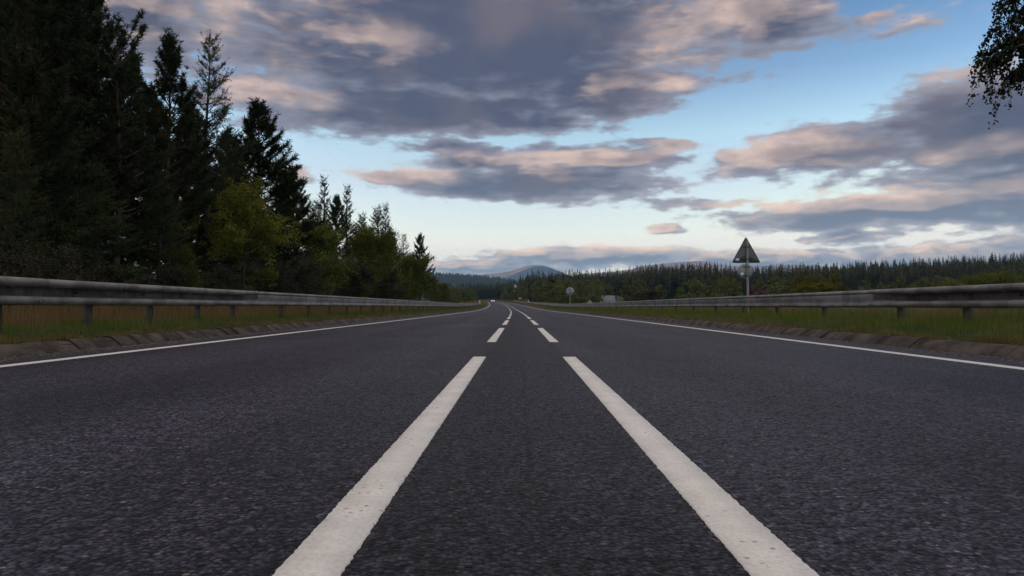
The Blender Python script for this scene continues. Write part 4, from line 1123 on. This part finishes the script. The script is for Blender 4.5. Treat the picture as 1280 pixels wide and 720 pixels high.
def density_group(name, fine):
    g = bpy.data.node_groups.new(name, 'ShaderNodeTree')
    g.interface.new_socket('Direction', in_out='INPUT', socket_type='NodeSocketVector')
    g.interface.new_socket('Density', in_out='OUTPUT', socket_type='NodeSocketFloat')
    t = NT(g)
    gi = t.n('NodeGroupInput'); go = t.n('NodeGroupOutput')
    d = t.vm('NORMALIZE', gi.outputs[0])
    s = t.n('ShaderNodeSeparateXYZ'); t.link(d, s.inputs[0])
    az = t.math('MULTIPLY', t.math('ARCTAN2', s.outputs[0], s.outputs[1]), 57.29578)
    el = t.math('MULTIPLY', t.math('ARCSINE', s.outputs[2]), 57.29578)
    P = t.n('ShaderNodeCombineXYZ', i={0: az, 1: el, 2: 0.0}).outputs[0]
    # flat cloud deck coordinates (perspective squeeze towards the horizon)
    den = t.math('ADD', t.math('MAXIMUM', s.outputs[2], 0.0), 0.10)
    Q = t.n('ShaderNodeCombineXYZ', i={0: t.math('DIVIDE', s.outputs[0], den), 1: t.math('DIVIDE', s.outputs[1], den), 2: 0.0}).outputs[0]
    AN = t.n('ShaderNodeCombineXYZ', i={0: t.math('MULTIPLY', az, 0.10), 1: t.math('MULTIPLY', el, 0.34), 2: 0.0}).outputs[0]
    wn = t.noise(AN, 0.9, 3, 0.55, out=1)
    wv = t.vm('MULTIPLY', t.vm('SUBTRACT', wn, (0.5, 0.5, 0.5)), (9.0, 2.6, 0.0))
    # low clouds are smaller: warp less near the horizon
    wv = t.vm('SCALE', wv, scale=t.mr(el, 1.0, 14.0, 0.14, 1.0, False))
    Pw = t.vm('ADD', P, wv)
    acc = None
    for (a, e, rx, ry, st) in CL:
        v = t.vm('MULTIPLY_ADD', Pw, (1/rx, 1/ry, 0.0), (-a/rx, -e/ry, 0.0))
        m_ = t.math('MULTIPLY_ADD', t.vm('LENGTH', v), -st, st)
        acc = m_ if acc is None else t.math('SMOOTH_MAX', acc, m_, 0.12)
    # the part of the sky behind the photographer: scattered cloud
    front = t.mr(t.math('ABSOLUTE', az), 40, 60)
    acc = t.math('MAXIMUM', acc, t.math('MULTIPLY_ADD', front, 0.9, -0.9))
    acc = t.math('MAXIMUM', acc, t.math('MULTIPLY_ADD', t.mr(el, 28, 48), 1.6, -1.0))  # unseen overhead cover, added as a warm light source
    acc = t.math('MAXIMUM', acc, -0.8)
    n1 = t.noise(Q, 1.15, 8 if fine else 2.2, 0.56, 0.15)
    n2 = t.noise(AN, 3.2, 7 if fine else 2.0, 0.58, 0.1)
    low_ = t.n('ShaderNodeCombineXYZ', i={0: t.math('MULTIPLY', az, 0.9), 1: t.math('MULTIPLY', el, 1.9), 2: 3.0}).outputs[0]
    n3 = t.noise(low_, 0.75, 6 if fine else 2.0, 0.55, 0.2)
    lw = t.mr(el, 3.0, 7.0)
    n2 = t.n('ShaderNodeMix', data_type='FLOAT', i={0: lw, 2: t.math('MULTIPLY_ADD', n3, 0.55, t.math('MULTIPLY', n2, 0.45)), 3: n2}).outputs[0]
    hi_ = t.mr(el, 2.5, 10.0)
    nn = t.n('ShaderNodeMix', data_type='FLOAT', i={0: hi_, 2: n2, 3: t.math('MULTIPLY_ADD', n1, 0.55, t.math('MULTIPLY', n2, 0.45))}).outputs[0]
    D = t.math('ADD', acc, t.math('MULTIPLY_ADD', nn, 2.1, -1.05))
    if fine:      # small puffs on the cloud edges
        pf = t.n('ShaderNodeCombineXYZ', i={0: t.math('MULTIPLY', az, 0.55), 1: t.math('MULTIPLY', el, 1.05), 2: 7.0}).outputs[0]
        D = t.math('ADD', D, t.math('MULTIPLY_ADD', t.noise(pf, 1.0, 5, 0.6, 0.3), 0.62, -0.31))
    t.link(D, go.inputs[0])
    return g
G_FINE, G_SOFT = density_group('cloud_density', True), density_group('cloud_bulk', False)

t = NT(world.node_tree)
gen = t.n('ShaderNodeTexCoord').outputs['Generated']
def dens(vec, grp):
    nd = t.n('ShaderNodeGroup', node_tree=grp); t.link(vec, nd.inputs[0]); return nd.outputs[0]
d0 = dens(gen, G_FINE)
ds0 = dens(gen, G_SOFT)
gz = t.n('ShaderNodeSeparateXYZ'); t.link(gen, gz.inputs[0])
ds1 = dens(t.vm('ADD', gen, t.vm('SCALE', (-0.026, 0.0, 0.024), scale=t.mr(gz.outputs[2], 0.06, 0.20, 0.30, 1.0))), G_SOFT)
s = t.n('ShaderNodeSeparateXYZ'); t.link(gen, s.inputs[0])
el = t.math('MULTIPLY', t.math('ARCSINE', s.outputs[2]), 57.29578)
sky = t.n('ShaderNodeTexSky', sky_type='NISHITA', sun_disc=False, sun_elevation=SUN_EL, sun_rotation=SUN_AZ, altitude=100.0, air_density=1.0, dust_density=1.0, ozone_density=1.5)
# evening air: a little bluer overhead, warmer and clearer towards the horizon
rampn = t.n('ShaderNodeValToRGB'); cr = rampn.color_ramp
for e_, c_ in ((0.0, (1.9, 2.9, 8.0)), (2.5, (1.85, 2.2, 5.6)), (4.5, (2.05, 2.00, 3.0)), (6.5, (1.85, 1.72, 2.20)), (10.0, (1.62, 1.48, 1.76)), (13.2, (1.46, 1.50, 1.70)), (17.5, (0.80, 0.94, 1.26)), (23.0, (0.42, 0.60, 0.92)), (60.0, (0.60, 0.80, 1.05))):
    el_ = cr.elements.new(e_/90.0); el_.color = (c_[0]/8, c_[1]/8, c_[2]/8, 1)
cr.elements.remove(cr.elements[-1]) if cr.elements[-1].position > 0.99 else None
t.link(t.math('MULTIPLY', el, 1/90.0, clamp=True), rampn.inputs[0])
skyc = t.vm('SCALE', t.vm('MULTIPLY', sky.outputs[0], rampn.outputs[0]), scale=8.0)
skyc = t.vm('MINIMUM', skyc, (2.55, 2.45, 2.15))
alpha = t.mr(d0, 0.01, 0.30)
thick = t.mr(t.math('MULTIPLY_ADD', d0, 0.65, t.math('MULTIPLY', ds0, 0.35)), 0.05, 0.75)
lit = t.math('ADD', t.math('SUBTRACT', ds0, ds1), t.math('MULTIPLY', t.math('SUBTRACT', d0, ds0), 0.75))
def spots(lst):      # parts of the cloud the sun reaches, or that lie in another cloud's shade
    acc = None
    for (px_, py_, rx_, ry_) in lst:
        a_, e_ = px2ang(px_, py_); rx_, ry_ = rx_/F*57.3, ry_/F*57.3
        v_ = t.vm('MULTIPLY_ADD', PAE, (1/rx_, 1/ry_, 0.0), (-a_/rx_, -e_/ry_, 0.0))
        m_ = t.math('SUBTRACT', 1.0, t.vm('LENGTH', v_), clamp=True)
        acc = m_ if acc is None else t.math('MAXIMUM', acc, m_)
    return acc
sxyz = t.n('ShaderNodeSeparateXYZ'); t.link(gen, sxyz.inputs[0])
PAE = t.n('ShaderNodeCombineXYZ', i={0: t.math('MULTIPLY', t.math('ARCTAN2', sxyz.outputs[0], sxyz.outputs[1]), 57.29578), 1: t.math('MULTIPLY', t.math('ARCSINE', sxyz.outputs[2]), 57.29578), 2: 0.0}).outputs[0]
PAE = t.vm('ADD', PAE, t.vm('MULTIPLY', t.vm('SUBTRACT', t.noise(gen, 9.0, 3, 0.5, out=1), (0.5, 0.5, 0.5)), (6.0, 3.0, 0.0)))
warm = spots([(950, 5, 130, 80), (835, 100, 70, 30), (210, 5, 110, 60), (335, 105, 90, 40), (850, 50, 110, 50), (500, 215, 110, 18), (700, 195, 120, 14), (1080, 246, 190, 16), (1240, 185, 110, 25), (990, 182, 110, 14), (470, 45, 110, 30), (1040, 205, 90, 12)])
shadep = spots([(1170, 150, 200, 60), (640, 30, 260, 60), (560, 145, 260, 30), (650, 238, 170, 18), (1130, 272, 260, 14)])
lit = t.math('ADD', t.math('MULTIPLY', lit, t.math('MULTIPLY_ADD', shadep, -1.3, 1.0, clamp=True)), t.math('MULTIPLY', warm, 0.52))
lit = t.mr(lit, 0.03, 0.58)
tex = t.mr(t.noise(t.vm('MULTIPLY', gen, (16.0, 16.0, 30.0)), 1.0, 6, 0.6), 0.30, 0.70, 0.45, 1.0)
lit = t.math('MULTIPLY', t.math('MULTIPLY', lit, tex), t.math('MULTIPLY_ADD', t.mr(ds0, 0.25, 1.0), -0.55, 1.0))
CK = 1/0.48    # cloud colours below are as seen at strength 0.12 and exposure +2
def cc(r, g_, b_): return (r*CK, g_*CK, b_*CK, 1)
low = t.math('SUBTRACT', 1.0, t.mr(el, 2.0, 13.0))
thin_c = t.mix(low, cc(0.33, 0.34, 0.42), cc(0.66, 0.63, 0.62))
dark_c = t.mix(low, cc(0.082, 0.095, 0.155), cc(0.26, 0.30, 0.37))
lit_c = t.mix(low, cc(0.84, 0.62, 0.52), cc(1.45, 1.05, 0.74))
pinkn = t.mr(t.noise(gen, 7.0, 5, 0.55), 0.42, 0.68)
dark_c = t.mix(t.math('MULTIPLY', t.math('MULTIPLY', pinkn, 0.5), t.math('SUBTRACT', 1.0, low)), dark_c, cc(0.24, 0.19, 0.205))
cloudc = t.mix(thick, thin_c, dark_c)
cloudc = t.mix(lit, cloudc, lit_c)
# bright cloud added overhead and behind, out of view, to warm the road light
over = t.math('MAXIMUM', t.mr(el, 30, 50), t.mr(s.outputs[1], -0.1, -0.5))
over = t.math('MULTIPLY', over, t.mr(t.noise(gen, 4.0, 4, 0.55), 0.3, 0.6, 0.45, 1.0))
cloudc = t.mix(over, cloudc, cc(1.24, 1.06, 0.90))
colr = t.mix(alpha, skyc, cloudc)
bg = t.n('ShaderNodeBackground', i={'Strength': 0.12}); t.link(colr, bg.inputs[0])
t.link(bg.outputs[0], t.n('ShaderNodeOutputWorld').inputs[0])
#SKY_END

# ------------------------------------------------------------------ camera and view
cam = bpy.data.cameras.new('camera'); cam.sensor_width = 36.0; cam.lens = F/1280*36.0
cam.clip_start = 0.05; cam.clip_end = 40000
co = bpy.data.objects.new('camera', cam); COL.objects.link(co)
co.location = (0, 0, CAM_Z)
co.rotation_euler = (R(90) + math.atan((VY - 360)/F), 0, math.atan((VX - 640)/F))
scene.camera = co
scene.render.resolution_x, scene.render.resolution_y = 1024, 576
vs = scene.view_settings
vs.view_transform = 'Standard'; vs.look = 'None'; vs.gamma = 1.0; vs.exposure = 2.0; vs.use_curve_mapping = False
scene.cycles.use_denoising = True
scene.cycles.sample_clamp_indirect = 4.0
scene.cycles.max_bounces = 6; scene.cycles.volume_bounces = 1; scene.cycles.transparent_max_bounces = 4
